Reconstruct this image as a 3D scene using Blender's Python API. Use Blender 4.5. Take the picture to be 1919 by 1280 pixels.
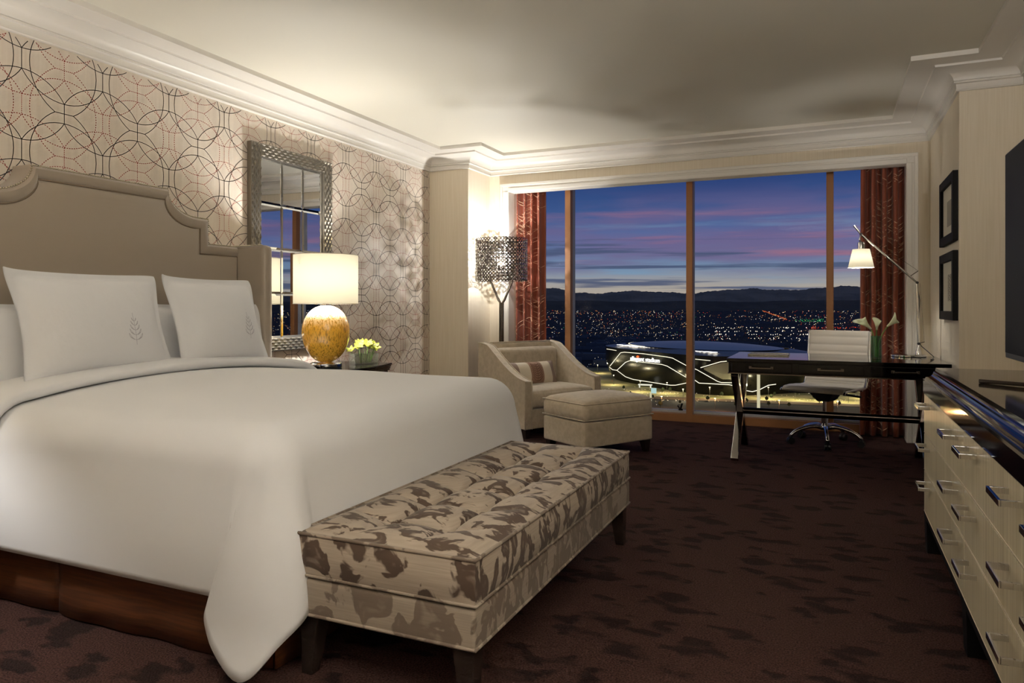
import bpy, bmesh, math, random
from mathutils import Vector, Matrix
random.seed(7)
PI = math.pi
for o in list(bpy.data.objects):
    bpy.data.objects.remove(o)
SC = bpy.context.scene
COL = SC.collection

# ------------------------------------------------------------------ camera
F, CX, YH, VX, EYE = 1345.0, 959.5, 575.0, 1560.0, 1.15
TH = math.atan((VX - CX) / F)
cam = bpy.data.cameras.new('camera')
cam.sensor_width = 36.0
cam.lens = 36.0 * F / 1919.0
cam.shift_y = -(640.0 - YH) / 1919.0
cam.clip_start = 0.05
cam.clip_end = 90000.0
co = bpy.data.objects.new('camera', cam)
COL.objects.link(co)
co.location = (0, 0, EYE)
co.rotation_euler = (PI / 2, 0, TH)
SC.camera = co
FW = Vector((-math.sin(TH), math.cos(TH), 0))
RT = Vector((math.cos(TH), math.sin(TH), 0))


def ray(u, v):
    return FW + RT * ((u - CX) / F) + Vector((0, 0, (YH - v) / F))


def lin(c):
    return tuple(((x / 255.0) / 12.92 if x / 255.0 <= 0.04045 else ((x / 255.0 + 0.055) / 1.055) ** 2.4) for x in c)


# ------------------------------------------------------------------ world: dusk sky
SC.view_settings.view_transform = 'Standard'
SC.view_settings.look = 'None'
SC.view_settings.exposure = 0.0
SC.view_settings.gamma = 1.0
SC.view_settings.use_curve_mapping = False
W = bpy.data.worlds.new('dusk_sky')
SC.world = W
W.use_nodes = True
nt = W.node_tree
for n in list(nt.nodes):
    nt.nodes.remove(n)


def N(t, kind, **kw):
    n = t.nodes.new(kind)
    for k, v in kw.items():
        setattr(n, k, v)
    return n


def ramp(t, stops, interp='LINEAR'):
    r = N(t, 'ShaderNodeValToRGB')
    r.color_ramp.interpolation = interp
    el = r.color_ramp.elements
    while len(el) > 1:
        el.remove(el[-1])
    for i, (p, c) in enumerate(stops):
        e = el[0] if i == 0 else el.new(p)
        e.position = p
        if not hasattr(c, '__len__'):
            c = (c, c, c)
        e.color = (c[0], c[1], c[2], 1)
    return r


wo = N(nt, 'ShaderNodeOutputWorld')
bg = N(nt, 'ShaderNodeBackground')
tc = N(nt, 'ShaderNodeTexCoord')
sx = N(nt, 'ShaderNodeSeparateXYZ')
L = nt.links.new
L(tc.outputs['Generated'], sx.inputs[0])
skyr = ramp(nt, [(0.0, lin((184, 168, 150))), (0.026, lin((172, 164, 154))), (0.055, lin((116, 140, 168))),
                 (0.09, lin((94, 112, 160))), (0.135, lin((60, 86, 138))), (0.175, lin((40, 66, 120))), (0.32, lin((38, 58, 106))), (0.6, lin((48, 60, 88))), (1.0, lin((48, 57, 80)))])
L(sx.outputs['Z'], skyr.inputs[0])


def sky_noise(sc_xy, sc_z, scale, detail, lo, hi, off=0.0, tilt=0.0):
    m = N(nt, 'ShaderNodeMapping')
    m.inputs['Scale'].default_value = (sc_xy, sc_xy, sc_z)
    m.inputs['Location'].default_value = (off, off * 0.7, off * 0.3)
    m.inputs['Rotation'].default_value = (0, tilt, 0)
    L(tc.outputs['Generated'], m.inputs[0])
    n = N(nt, 'ShaderNodeTexNoise')
    n.inputs['Scale'].default_value = scale
    n.inputs['Detail'].default_value = detail
    n.inputs['Roughness'].default_value = 0.55
    L(m.outputs[0], n.inputs[0])
    r = ramp(nt, [(lo, 0.0), (hi, 1.0)], 'EASE')
    L(n.outputs['Fac'], r.inputs[0])
    return r


def sky_band(stops):
    r = ramp(nt, [(p, v) for p, v in stops])
    L(sx.outputs['Z'], r.inputs[0])
    return r


def sky_mix(prev, col, facs):
    f = facs[0].outputs[0]
    for g in facs[1:]:
        mm = N(nt, 'ShaderNodeMath', operation='MULTIPLY')
        L(f, mm.inputs[0])
        if isinstance(g, float):
            mm.inputs[1].default_value = g
        else:
            L(g.outputs[0], mm.inputs[1])
        f = mm.outputs[0]
    mx = N(nt, 'ShaderNodeMix', data_type='RGBA')
    L(f, mx.inputs['Factor'])
    L(prev, mx.inputs['A'])
    mx.inputs['B'].default_value = (*lin(col), 1)
    return mx.outputs['Result']


cur = skyr.outputs[0]
cur = sky_mix(cur, (112, 98, 138), [sky_noise(1, 8, 3.0, 4, 0.42, 0.66, 3.1, 0.10), sky_band([(0.03, 0.0), (0.06, 0.8), (0.12, 0.75), (0.17, 0.0)])])
cur = sky_mix(cur, (164, 110, 128), [sky_noise(1, 14, 3.4, 6, 0.54, 0.72, 8.4, 0.13), sky_band([(0.03, 0.0), (0.055, 0.8), (0.12, 0.6), (0.15, 0.0)])])
cur = sky_mix(cur, (116, 152, 182), [sky_noise(1, 16, 4.0, 5, 0.56, 0.72, 12.3, 0.08), sky_band([(0.02, 0.0), (0.05, 0.7), (0.10, 0.5), (0.13, 0.0)])])
cur = sky_mix(cur, (72, 84, 114), [sky_noise(1, 34, 3.2, 6, 0.51, 0.62, 1.7, 0.03), sky_band([(0.010, 0.0), (0.022, 0.9), (0.085, 0.85), (0.105, 0.0)])])
cur = sky_mix(cur, (46, 66, 118), [sky_noise(1, 7, 2.2, 4, 0.48, 0.72, 5.2, 0.06), sky_band([(0.09, 0.0), (0.13, 0.8), (0.25, 0.0)])])
L(cur, bg.inputs['Color'])
bg.inputs['Strength'].default_value = 1.0
L(bg.outputs[0], wo.inputs[0])


# ------------------------------------------------------------------ materials
def material(name, col, rough=0.6, metal=0.0, spec=0.5, bump=None, col2=None, mixscale=None, coat=0.0,
             emit=None, estr=1.0, sheen=0.0, trans=0.0, ior=1.45, srgb=True):
    m = bpy.data.materials.new(name)
    m.use_nodes = True
    t = m.node_tree
    b = t.nodes['Principled BSDF']
    c = lin(col) if srgb else col
    b.inputs['Base Color'].default_value = (*c, 1)
    b.inputs['Roughness'].default_value = rough
    b.inputs['Metallic'].default_value = metal
    b.inputs['Specular IOR Level'].default_value = spec
    b.inputs['IOR'].default_value = ior
    b.inputs['Coat Weight'].default_value = coat
    b.inputs['Coat Roughness'].default_value = 0.04
    b.inputs['Sheen Weight'].default_value = sheen
    b.inputs['Transmission Weight'].default_value = trans
    if emit:
        b.inputs['Emission Color'].default_value = (*lin(emit), 1)
        b.inputs['Emission Strength'].default_value = estr
    tcn = N(t, 'ShaderNodeTexCoord')
    if col2 is not None:
        sc = mixscale or ((1, 1, 1), 6.0, 0.40, 0.60)
        mp = N(t, 'ShaderNodeMapping')
        mp.inputs['Scale'].default_value = sc[0]
        t.links.new(tcn.outputs['Object'], mp.inputs[0])
        nz = N(t, 'ShaderNodeTexNoise')
        nz.inputs['Scale'].default_value = sc[1]
        nz.inputs['Detail'].default_value = 4
        t.links.new(mp.outputs[0], nz.inputs[0])
        r = ramp(t, [(sc[2], c), (sc[3], lin(col2) if srgb else col2)])
        t.links.new(nz.outputs['Fac'], r.inputs[0])
        t.links.new(r.outputs[0], b.inputs['Base Color'])
    if bump:
        bs, bst, bdist = bump[0], bump[1], bump[2]
        mp2 = N(t, 'ShaderNodeMapping')
        mp2.inputs['Scale'].default_value = bump[3] if len(bump) > 3 else (1, 1, 1)
        t.links.new(tcn.outputs['Object'], mp2.inputs[0])
        nz2 = N(t, 'ShaderNodeTexNoise')
        nz2.inputs['Scale'].default_value = bs
        nz2.inputs['Detail'].default_value = 3
        t.links.new(mp2.outputs[0], nz2.inputs[0])
        bp = N(t, 'ShaderNodeBump')
        bp.inputs['Strength'].default_value = bst
        bp.inputs['Distance'].default_value = bdist
        t.links.new(nz2.outputs['Fac'], bp.inputs['Height'])
        t.links.new(bp.outputs[0], b.inputs['Normal'])
    return m


def emitter(name, col, strength, sampling=True):
    m = bpy.data.materials.new(name)
    m.use_nodes = True
    t = m.node_tree
    for n in list(t.nodes):
        t.nodes.remove(n)
    o = N(t, 'ShaderNodeOutputMaterial')
    e = N(t, 'ShaderNodeEmission')
    e.inputs[0].default_value = (*lin(col), 1)
    e.inputs[1].default_value = strength
    t.links.new(e.outputs[0], o.inputs[0])
    if not sampling:
        m.cycles.emission_sampling = 'NONE'
    return m


M = {}
M['ceiling'] = material('ceiling_paint', (218, 212, 196), 0.65, bump=(60, 0.05, 0.002))
M['trim'] = material('white_trim_paint', (222, 216, 206), 0.4)
M['wallpaper'] = material('beige_wallpaper', (204, 190, 174), 0.5, col2=(211, 199, 183), mixscale=((1, 1, 0.05), 30.0, 0.35, 0.65))
M['print_dark'] = material('wallpaper_dark_ink', (44, 38, 36), 0.5)
M['print_red'] = material('wallpaper_red_ink', (142, 44, 34), 0.5)
M['wallfabric'] = material('beige_wall_fabric', (220, 207, 184), 0.7, col2=(226, 214, 193), mixscale=((14, 14, 0.35), 8.0, 0.35, 0.65), bump=(90, 0.12, 0.002, (1, 1, 0.05)))
M['oak'] = material('bronze_window_frame', (150, 104, 66), 0.45, metal=0.2)
M['alu'] = material('grey_aluminium', (176, 178, 182), 0.5, metal=0.2)
M['chrome'] = material('polished_chrome', (225, 225, 225), 0.06, metal=1.0)
M['nickel'] = material('dark_nickel', (128, 120, 112), 0.16, metal=1.0)
M['ring_metal'] = material('smoky_chrome', (120, 114, 112), 0.15, metal=1.0)
M['nickel_dark'] = material('smoked_nickel', (70, 62, 58), 0.14, metal=1.0)
M['silver'] = material('silver_leaf', (138, 132, 122), 0.32, metal=0.9, bump=(40, 0.3, 0.004))
M['mirror'] = material('mirror_glass', (232, 234, 236), 0.01, metal=1.0)
M['black_lacquer'] = material('black_lacquer', (8, 6, 7), 0.07, spec=0.36)
M['black_matte'] = material('black_wood', (12, 10, 9), 0.6, spec=0.2)
M['dresser_front'] = material('ivory_striped_veneer', (228, 218, 190), 0.32, col2=(200, 188, 158), mixscale=((70, 70, 0.4), 2.0, 0.40, 0.62))
M['white_cotton'] = material('white_cotton', (222, 222, 224), 0.8, bump=(240, 0.05, 0.001), sheen=0.15)
M['white_sham'] = material('white_sateen', (220, 220, 222), 0.75, bump=(11, 0.25, 0.02), sheen=0.15)
M['thread'] = material('grey_thread', (172, 170, 176), 0.6)
M['taupe'] = material('taupe_satin', (152, 139, 124), 0.36, bump=(260, 0.10, 0.0015, (1, 0.15, 1)), sheen=0.3)
M['piping'] = material('taupe_piping', (120, 104, 86), 0.5)
M['nailhead'] = material('pewter_nailhead', (186, 178, 160), 0.25, metal=1.0)
M['velvet'] = material('beige_chenille', (190, 175, 152), 0.75, col2=(176, 161, 138), mixscale=((1, 1, 1), 24.0, 0.40, 0.62), bump=(180, 0.2, 0.002), sheen=0.5)
M['dark_leg'] = material('espresso_wood', (30, 22, 18), 0.35)
M['clear_leg'] = material('smoked_acrylic', (40, 33, 29), 0.12, coat=0.4)
M['gold'] = material('amber_mercury_glass', (212, 148, 30), 0.14, spec=0.6, coat=0.5, col2=(246, 196, 82), mixscale=((26, 26, 4.5), 3.0, 0.36, 0.60))


def amber_mat():
    m = material('amber_mercury_glass', (212, 148, 30), 0.16, spec=0.6, coat=0.4)
    t = m.node_tree
    b = t.nodes['Principled BSDF']
    tcn = N(t, 'ShaderNodeTexCoord')
    sp = N(t, 'ShaderNodeSeparateXYZ')
    t.links.new(tcn.outputs['Object'], sp.inputs[0])
    nz = N(t, 'ShaderNodeTexNoise')
    mp = N(t, 'ShaderNodeMapping')
    mp.inputs['Scale'].default_value = (84, 84, 15)
    t.links.new(tcn.outputs['Object'], mp.inputs[0])
    t.links.new(mp.outputs[0], nz.inputs[0])
    nz.inputs['Scale'].default_value = 1.6
    nz.inputs['Detail'].default_value = 2
    ad = N(t, 'ShaderNodeMath', operation='MULTIPLY_ADD')
    t.links.new(nz.outputs['Fac'], ad.inputs[0])
    ad.inputs[1].default_value = 0.16
    t.links.new(sp.outputs['Z'], ad.inputs[2])
    body = ramp(t, [(0.08, lin((252, 196, 76))), (0.40, lin((244, 184, 66))), (0.50, lin((238, 222, 196))), (0.60, lin((246, 240, 230)))])
    t.links.new(ad.outputs[0], body.inputs[0])
    st = ramp(t, [(0.40, 0.9), (0.47, 0.0)])
    t.links.new(nz.outputs['Fac'], st.inputs[0])
    mx = N(t, 'ShaderNodeMix', data_type='RGBA')
    t.links.new(st.outputs[0], mx.inputs['Factor'])
    t.links.new(body.outputs[0], mx.inputs['A'])
    mx.inputs['B'].default_value = (*lin((168, 118, 30)), 1)
    t.links.new(mx.outputs['Result'], b.inputs['Base Color'])
    return m


M['gold'] = amber_mat()
M['glass'] = material('clear_glass', (235, 245, 242), 0.02, trans=1.0, ior=1.45)
M['white_leather'] = material('white_leather', (206, 198, 186), 0.38, bump=(120, 0.05, 0.001))
M['black_plastic'] = material('black_plastic', (16, 16, 18), 0.4)
M['screen'] = material('tv_screen', (34, 34, 37), 0.55, spec=0.15)
M['tv_bezel'] = material('tv_bezel', (44, 46, 50), 0.3)
M['mat_board'] = material('cream_mat_board', (206, 200, 182), 0.7)
M['art_grey'] = material('grey_print', (150, 144, 130), 0.7)

M['petal_yellow'] = material('orchid_lime', (140, 148, 44), 0.6, col2=(176, 172, 76), mixscale=((1, 1, 1), 40.0, 0.4, 0.6))
M['stem'] = material('stem_green', (110, 142, 66), 0.5)
M['mauve'] = material('mauve_silk', (150, 128, 116), 0.5)
M['cream_silk'] = material('cream_silk', (212, 200, 180), 0.55)
M['brown_silk'] = material('brown_silk', (150, 118, 98), 0.55)
M['brown_thread'] = material('brown_thread', (104, 70, 56), 0.6)
M['curtain'] = material('rust_curtain', (146, 74, 50), 0.5, col2=(132, 64, 42), mixscale=((8, 8, 1), 6.0, 0.4, 0.6), bump=(200, 0.08, 0.001), sheen=0.2)
M['embroidery'] = material('peach_embroidery', (214, 174, 142), 0.5)
M['skirt'] = material('brown_bed_skirt', (66, 36, 18), 0.5, col2=(86, 48, 24), mixscale=((1.5, 1.5, 30), 4.0, 0.40, 0.64), bump=(160, 0.15, 0.002, (0.2, 0.2, 1)))
M['silver_tray'] = material('silver_tray', (176, 172, 160), 0.25, metal=0.8)


def carpet_mat():
    m = material('brown_carpet', (34, 22, 19), 0.95, spec=0.1)
    t = m.node_tree
    b = t.nodes['Principled BSDF']
    tcn = N(t, 'ShaderNodeTexCoord')
    mp = N(t, 'ShaderNodeMapping')
    mp.inputs['Scale'].default_value = (5.5, 9.5, 1)
    t.links.new(tcn.outputs['Object'], mp.inputs[0])
    wn = N(t, 'ShaderNodeTexNoise')
    wn.inputs['Scale'].default_value = 1.4
    wn.inputs['Detail'].default_value = 2
    t.links.new(mp.outputs[0], wn.inputs[0])
    va = N(t, 'ShaderNodeMix', data_type='VECTOR')
    va.inputs['Factor'].default_value = 0.55
    t.links.new(mp.outputs[0], va.inputs['A'])
    t.links.new(wn.outputs['Color'], va.inputs['B'])
    vo = N(t, 'ShaderNodeTexVoronoi', feature='SMOOTH_F1')
    vo.inputs['Scale'].default_value = 2.4
    t.links.new(va.outputs['Result'], vo.inputs['Vector'])
    r = ramp(t, [(0.24, 1.0), (0.36, 0.0)])
    t.links.new(vo.outputs['Distance'], r.inputs[0])
    fn = N(t, 'ShaderNodeTexNoise')
    fn.inputs['Scale'].default_value = 160
    fn.inputs['Detail'].default_value = 2
    t.links.new(tcn.outputs['Object'], fn.inputs[0])
    c1 = ramp(t, [(0.30, lin((34, 22, 20))), (0.70, lin((80, 55, 50)))])
    c2 = ramp(t, [(0.30, lin((22, 15, 14))), (0.70, lin((50, 35, 33)))])
    t.links.new(fn.outputs['Fac'], c1.inputs[0])
    t.links.new(fn.outputs['Fac'], c2.inputs[0])
    mx = N(t, 'ShaderNodeMix', data_type='RGBA')
    t.links.new(r.outputs[0], mx.inputs['Factor'])
    t.links.new(c1.outputs[0], mx.inputs['A'])
    t.links.new(c2.outputs[0], mx.inputs['B'])
    t.links.new(mx.outputs['Result'], b.inputs['Base Color'])
    bp = N(t, 'ShaderNodeBump')
    bp.inputs['Strength'].default_value = 0.8
    bp.inputs['Distance'].default_value = 0.008
    ad = N(t, 'ShaderNodeMath', operation='SUBTRACT')
    t.links.new(fn.outputs['Fac'], ad.inputs[0])
    t.links.new(r.outputs[0], ad.inputs[1])
    t.links.new(ad.outputs[0], bp.inputs['Height'])
    t.links.new(bp.outputs[0], b.inputs['Normal'])
    return m


M['carpet'] = carpet_mat()


def ikat_mat(name, thr, base, dark, contrast):
    m = material(name, base, 0.65, sheen=0.08, spec=0.25)
    t = m.node_tree
    b = t.nodes['Principled BSDF']
    tcn = N(t, 'ShaderNodeTexCoord')
    mp = N(t, 'ShaderNodeMapping')
    mp.inputs['Scale'].default_value = (8.5, 15.0, 8.5)
    t.links.new(tcn.outputs['Object'], mp.inputs[0])
    nz = N(t, 'ShaderNodeTexNoise')
    nz.inputs['Scale'].default_value = 1.25
    nz.inputs['Detail'].default_value = 3.5
    nz.inputs['Distortion'].default_value = 0.6
    t.links.new(mp.outputs[0], nz.inputs[0])
    r = ramp(t, [(thr, 0.0), (thr + 0.035, contrast), (thr + 0.13, contrast), (thr + 0.22, contrast * 0.5)])
    t.links.new(nz.outputs['Fac'], r.inputs[0])
    st = N(t, 'ShaderNodeTexNoise')
    mp2 = N(t, 'ShaderNodeMapping')
    mp2.inputs['Scale'].default_value = (8, 8, 260)
    t.links.new(tcn.outputs['Object'], mp2.inputs[0])
    t.links.new(mp2.outputs[0], st.inputs[0])
    st.inputs['Scale'].default_value = 1.0
    c1 = ramp(t, [(0.3, lin(base)), (0.7, lin(tuple(min(255, x * 1.10) for x in base)))])
    t.links.new(st.outputs['Fac'], c1.inputs[0])
    mx = N(t, 'ShaderNodeMix', data_type='RGBA')
    t.links.new(r.outputs[0], mx.inputs['Factor'])
    t.links.new(c1.outputs[0], mx.inputs['A'])
    mx.inputs['B'].default_value = (*lin(dark), 1)
    t.links.new(mx.outputs['Result'], b.inputs['Base Color'])
    bp = N(t, 'ShaderNodeBump')
    bp.inputs['Strength'].default_value = 0.35
    bp.inputs['Distance'].default_value = 0.003
    t.links.new(r.outputs[0], bp.inputs['Height'])
    t.links.new(bp.outputs[0], b.inputs['Normal'])
    return m


M['ikat'] = ikat_mat('ikat_velvet', 0.505, (152, 139, 125), (70, 54, 44), 0.95)
M['ikat_soft'] = ikat_mat('ikat_velvet_base', 0.48, (138, 126, 113), (98, 84, 73), 0.85)


def shade_mat(name, col, tw):
    m = bpy.data.materials.new(name)
    m.use_nodes = True
    t = m.node_tree
    for n in list(t.nodes):
        t.nodes.remove(n)
    o = N(t, 'ShaderNodeOutputMaterial')
    d = N(t, 'ShaderNodeBsdfDiffuse')
    tr = N(t, 'ShaderNodeBsdfTranslucent')
    d.inputs[0].default_value = (*lin(col), 1)
    tr.inputs[0].default_value = (*lin(col), 1)
    mx = N(t, 'ShaderNodeMixShader')
    mx.inputs[0].default_value = tw
    t.links.new(d.outputs[0], mx.inputs[1])
    t.links.new(tr.outputs[0], mx.inputs[2])
    t.links.new(mx.outputs[0], o.inputs[0])
    return m


M['petal_white'] = shade_mat('calla_white', (244, 246, 222), 0.5)
M['shade'] = shade_mat('ivory_lamp_shade', (238, 228, 198), 0.036)


def pane_mat(name):
    m = bpy.data.materials.new(name)
    m.use_nodes = True
    t = m.node_tree
    for n in list(t.nodes):
        t.nodes.remove(n)
    o = N(t, 'ShaderNodeOutputMaterial')
    tr = N(t, 'ShaderNodeBsdfTransparent')
    tr.inputs[0].default_value = (0.97, 0.975, 0.98, 1)
    g = N(t, 'ShaderNodeBsdfGlossy')
    g.inputs['Roughness'].default_value = 0.0
    mx = N(t, 'ShaderNodeMixShader')
    mx.inputs[0].default_value = 0.002
    t.links.new(tr.outputs[0], mx.inputs[1])
    t.links.new(g.outputs[0], mx.inputs[2])
    t.links.new(mx.outputs[0], o.inputs[0])
    return m


M['pane'] = pane_mat('window_glass')
M['thin_glass'] = pane_mat('thin_vase_glass')
M['green_glass'] = pane_mat('green_ribbed_glass')
for _n in M['green_glass'].node_tree.nodes:
    if _n.type == 'MIX_SHADER':
        _n.inputs[0].default_value = 0.10
    if _n.type == 'BSDF_TRANSPARENT':
        _n.inputs[0].default_value = (0.52, 0.86, 0.66, 1)
_t = M['thin_glass'].node_tree
for _n in _t.nodes:
    if _n.type == 'MIX_SHADER':
        _n.inputs[0].default_value = 0.14
    if _n.type == 'BSDF_TRANSPARENT':
        _n.inputs[0].default_value = (0.93, 0.97, 0.96, 1)


# ------------------------------------------------------------------ mesh helpers
class MB:
    def __init__(s):
        s.v = []
        s.f = []

    def add(s, vs, fs):
        b = len(s.v)
        s.v += [tuple(p) for p in vs]
        s.f += [tuple(i + b for i in f) for f in fs]
        return s

    def box(s, x0, x1, y0, y1, z0, z1):
        vs = [(x, y, z) for x in (x0, x1) for y in (y0, y1) for z in (z0, z1)]
        return s.add(vs, [(0, 1, 3, 2), (4, 6, 7, 5), (0, 4, 5, 1), (2, 3, 7, 6), (0, 2, 6, 4), (1, 5, 7, 3)])

    def taper(s, cx, cy, z0, z1, w0, d0, w1, d1, dx=0, dy=0):
        vs = []
        for z, w, d, ox, oy in ((z0, w0, d0, dx, dy), (z1, w1, d1, 0, 0)):
            vs += [(cx + ox - w / 2, cy + oy - d / 2, z), (cx + ox + w / 2, cy + oy - d / 2, z), (cx + ox + w / 2, cy + oy + d / 2, z), (cx + ox - w / 2, cy + oy + d / 2, z)]
        return s.add(vs, [(3, 2, 1, 0), (4, 5, 6, 7), (0, 1, 5, 4), (1, 2, 6, 5), (2, 3, 7, 6), (3, 0, 4, 7)])

    def bar(s, p, q, w, h, up=(0, 0, 1)):
        p, q, up = Vector(p), Vector(q), Vector(up)
        d = (q - p).normalized()
        a = d.cross(up).normalized()
        b = a.cross(d).normalized()
        vs = []
        for c in (p, q):
            for i, j in ((-1, -1), (1, -1), (1, 1), (-1, 1)):
                vs.append(c + a * (i * w / 2) + b * (j * h / 2))
        return s.add(vs, [(3, 2, 1, 0), (4, 5, 6, 7), (0, 1, 5, 4), (1, 2, 6, 5), (2, 3, 7, 6), (3, 0, 4, 7)])

    def tube(s, pts, r, n=10, cap=True, closed=False):
        pts = [Vector(p) for p in pts]
        k = len(pts)
        rr = r if hasattr(r, '__len__') else [r] * k
        vs, fs = [], []
        prev = None
        for i in range(k):
            if closed:
                d = pts[(i + 1) % k] - pts[i - 1]
            else:
                d = pts[min(i + 1, k - 1)] - pts[max(i - 1, 0)]
            if d.length < 1e-9:
                d = Vector((0, 0, 1))
            d.normalize()
            if prev is None:
                a = d.orthogonal().normalized()
            else:
                a = (prev - d * prev.dot(d))
                a = a.normalized() if a.length > 1e-6 else d.orthogonal().normalized()
            prev = a
            b = d.cross(a)
            for j in range(n):
                t = 2 * PI * j / n
                vs.append(pts[i] + (a * math.cos(t) + b * math.sin(t)) * rr[i])
        for i in range(k if closed else k - 1):
            for j in range(n):
                i2 = (i + 1) % k
                fs.append((i * n + j, i * n + (j + 1) % n, i2 * n + (j + 1) % n, i2 * n + j))
        if cap and not closed:
            fs.append(tuple(range(n - 1, -1, -1)))
            fs.append(tuple((k - 1) * n + j for j in range(n)))
        return s.add(vs, fs)

    def lathe(s, prof, n=32, c=(0, 0, 0), cap=True):
        vs, fs = [], []
        for r, z in prof:
            for j in range(n):
                t = 2 * PI * j / n
                vs.append((c[0] + r * math.cos(t), c[1] + r * math.sin(t), c[2] + z))
        for i in range(len(prof) - 1):
            for j in range(n):
                fs.append((i * n + j, i * n + (j + 1) % n, (i + 1) * n + (j + 1) % n, (i + 1) * n + j))
        if cap:
            if prof[0][0] > 1e-6:
                fs.append(tuple(range(n - 1, -1, -1)))
            if prof[-1][0] > 1e-6:
                fs.append(tuple((len(prof) - 1) * n + j for j in range(n)))
        return s.add(vs, fs)

    def grid(s, fn, nu, nv, wrapu=False):
        vs = [fn(i / (nu if wrapu else nu - 1), j / (nv - 1)) for i in range(nu) for j in range(nv)]
        fs = []
        for i in range(nu if wrapu else nu - 1):
            for j in range(nv - 1):
                i2 = (i + 1) % nu
                fs.append((i * nv + j, i2 * nv + j, i2 * nv + j + 1, i * nv + j + 1))
        return s.add(vs, fs)

    def prism(s, poly, axis, a, b):
        """poly of 2D points, extruded along axis between a and b"""
        def mk(p, t):
            if axis == 'x':
                return (t, p[0], p[1])
            if axis == 'y':
                return (p[0], t, p[1])
            return (p[0], p[1], t)
        n = len(poly)
        vs = [mk(p, a) for p in poly] + [mk(p, b) for p in poly]
        fs = [tuple(range(n)), tuple(range(2 * n - 1, n - 1, -1))]
        fs += [(i, i + n, (i + 1) % n + n, (i + 1) % n) for i in range(n)]
        return s.add(vs, fs)

    def rbox(s, cx, cy, cz, w, d, h, r, n=8, puff=0.0, puffb=0.0, puffs=0.0):
        """rounded box with optional crown on top / bottom / sides"""
        def ax(L_):
            out = []
            k = 3
            for i in range(k + 1):
                out.append(-L_ / 2 + r * (1 - math.cos(i / k * PI / 2)))
            for i in range(1, n):
                out.append(-L_ / 2 + r + (L_ - 2 * r) * i / n)
            for i in range(k + 1):
                out.append(L_ / 2 - r * (1 - math.sin(i / k * PI / 2 + 0)) if False else L_ / 2 - r * (1 - math.cos((k - i) / k * PI / 2)))
            return out
        X_, Y_, Z_ = ax(w), ax(d), ax(h)
        idx = {}
        vs, fs = [], []

        def vert(x, y, z):
            key = (round(x, 5), round(y, 5), round(z, 5))
            if key in idx:
                return idx[key]
            p = Vector((x, y, z))
            q = Vector((max(-w / 2 + r, min(w / 2 - r, x)), max(-d / 2 + r, min(d / 2 - r, y)), max(-h / 2 + r, min(h / 2 - r, z))))
            dv = p - q
            if dv.length > 1e-9:
                p = q + dv.normalized() * r
            fx, fy, fz = 1 - (2 * x / w) ** 2, 1 - (2 * y / d) ** 2, 1 - (2 * z / h) ** 2
            fx, fy, fz = max(fx, 0) ** 0.6, max(fy, 0) ** 0.6, max(fz, 0) ** 0.6
            if z > 0:
                p.z += puff * fx * fy * (2 * z / h)
            else:
                p.z += puffb * fx * fy * (2 * z / h)
            p.x += puffs * fy * fz * (2 * x / w)
            p.y += puffs * fx * fz * (2 * y / d)
            idx[key] = len(vs)
            vs.append((cx + p.x, cy + p.y, cz + p.z))
            return idx[key]
        for A, B, fixed, mk in ((X_, Y_, Z_, lambda a, b, c: (a, b, c)), (X_, Z_, Y_, lambda a, b, c: (a, c, b)), (Y_, Z_, X_, lambda a, b, c: (c, a, b))):
            for side in (fixed[0], fixed[-1]):
                for i in range(len(A) - 1):
                    for j in range(len(B) - 1):
                        q = [vert(*mk(A[i], B[j], side)), vert(*mk(A[i + 1], B[j], side)), vert(*mk(A[i + 1], B[j + 1], side)), vert(*mk(A[i], B[j + 1], side))]
                        q2 = []
                        for t_ in q:
                            if t_ not in q2:
                                q2.append(t_)
                        if len(q2) > 2:
                            fs.append(tuple(q2))
        return s.add(vs, fs)

    def build(s, name, mat, parent=None, smooth=False, bevel=0.0, sub=0, solid=0.0, merge=0.0, recalc=True):
        me = bpy.data.meshes.new(name)
        me.from_pydata(s.v, [], s.f)
        if recalc or merge:
            bm = bmesh.new()
            bm.from_mesh(me)
            if merge:
                bmesh.ops.remove_doubles(bm, verts=bm.verts, dist=merge)
            if recalc:
                bmesh.ops.recalc_face_normals(bm, faces=bm.faces)
            bm.to_mesh(me)
            bm.free()
        mats = mat if isinstance(mat, (list, tuple)) else [mat]
        for q in mats:
            me.materials.append(M[q] if isinstance(q, str) else q)
        if smooth:
            me.polygons.foreach_set('use_smooth', [True] * len(me.polygons))
            if smooth == 'auto':
                try:
                    me.set_sharp_from_angle(angle=math.radians(38))
                except Exception:
                    pass
        o = bpy.data.objects.new(name, me)
        COL.objects.link(o)
        if parent is not None:
            o.parent = parent
        if solid:
            md = o.modifiers.new('solid', 'SOLIDIFY')
            md.thickness = solid
            md.offset = 0
        if bevel:
            md = o.modifiers.new('bevel', 'BEVEL')
            md.width = bevel
            md.segments = 2
            md.limit_method = 'ANGLE'
        if sub:
            md = o.modifiers.new('sub', 'SUBSURF')
            md.levels = sub
            md.render_levels = sub
        return o


def tag(o, label, cat=None, group=None, kind=None):
    if label:
        o['label'] = label
    if cat:
        o['category'] = cat
    if group:
        o['group'] = group
    if kind:
        o['kind'] = kind
    return o


def thing(name, label, cat, loc=(0, 0, 0), rz=0.0, group=None):
    o = bpy.data.objects.new(name, None)
    COL.objects.link(o)
    o.empty_display_size = 0.1
    o.location = loc
    o.rotation_euler = (0, 0, rz)
    return tag(o, label, cat, group)


def struct(o, label=None):
    o['kind'] = 'structure'
    if label:
        o['label'] = label
    return o


def copy_tree(o, parent=None):
    c = o.copy()
    COL.objects.link(c)
    c.parent = parent
    for ch in o.children:
        copy_tree(ch, c)
    return c


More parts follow.
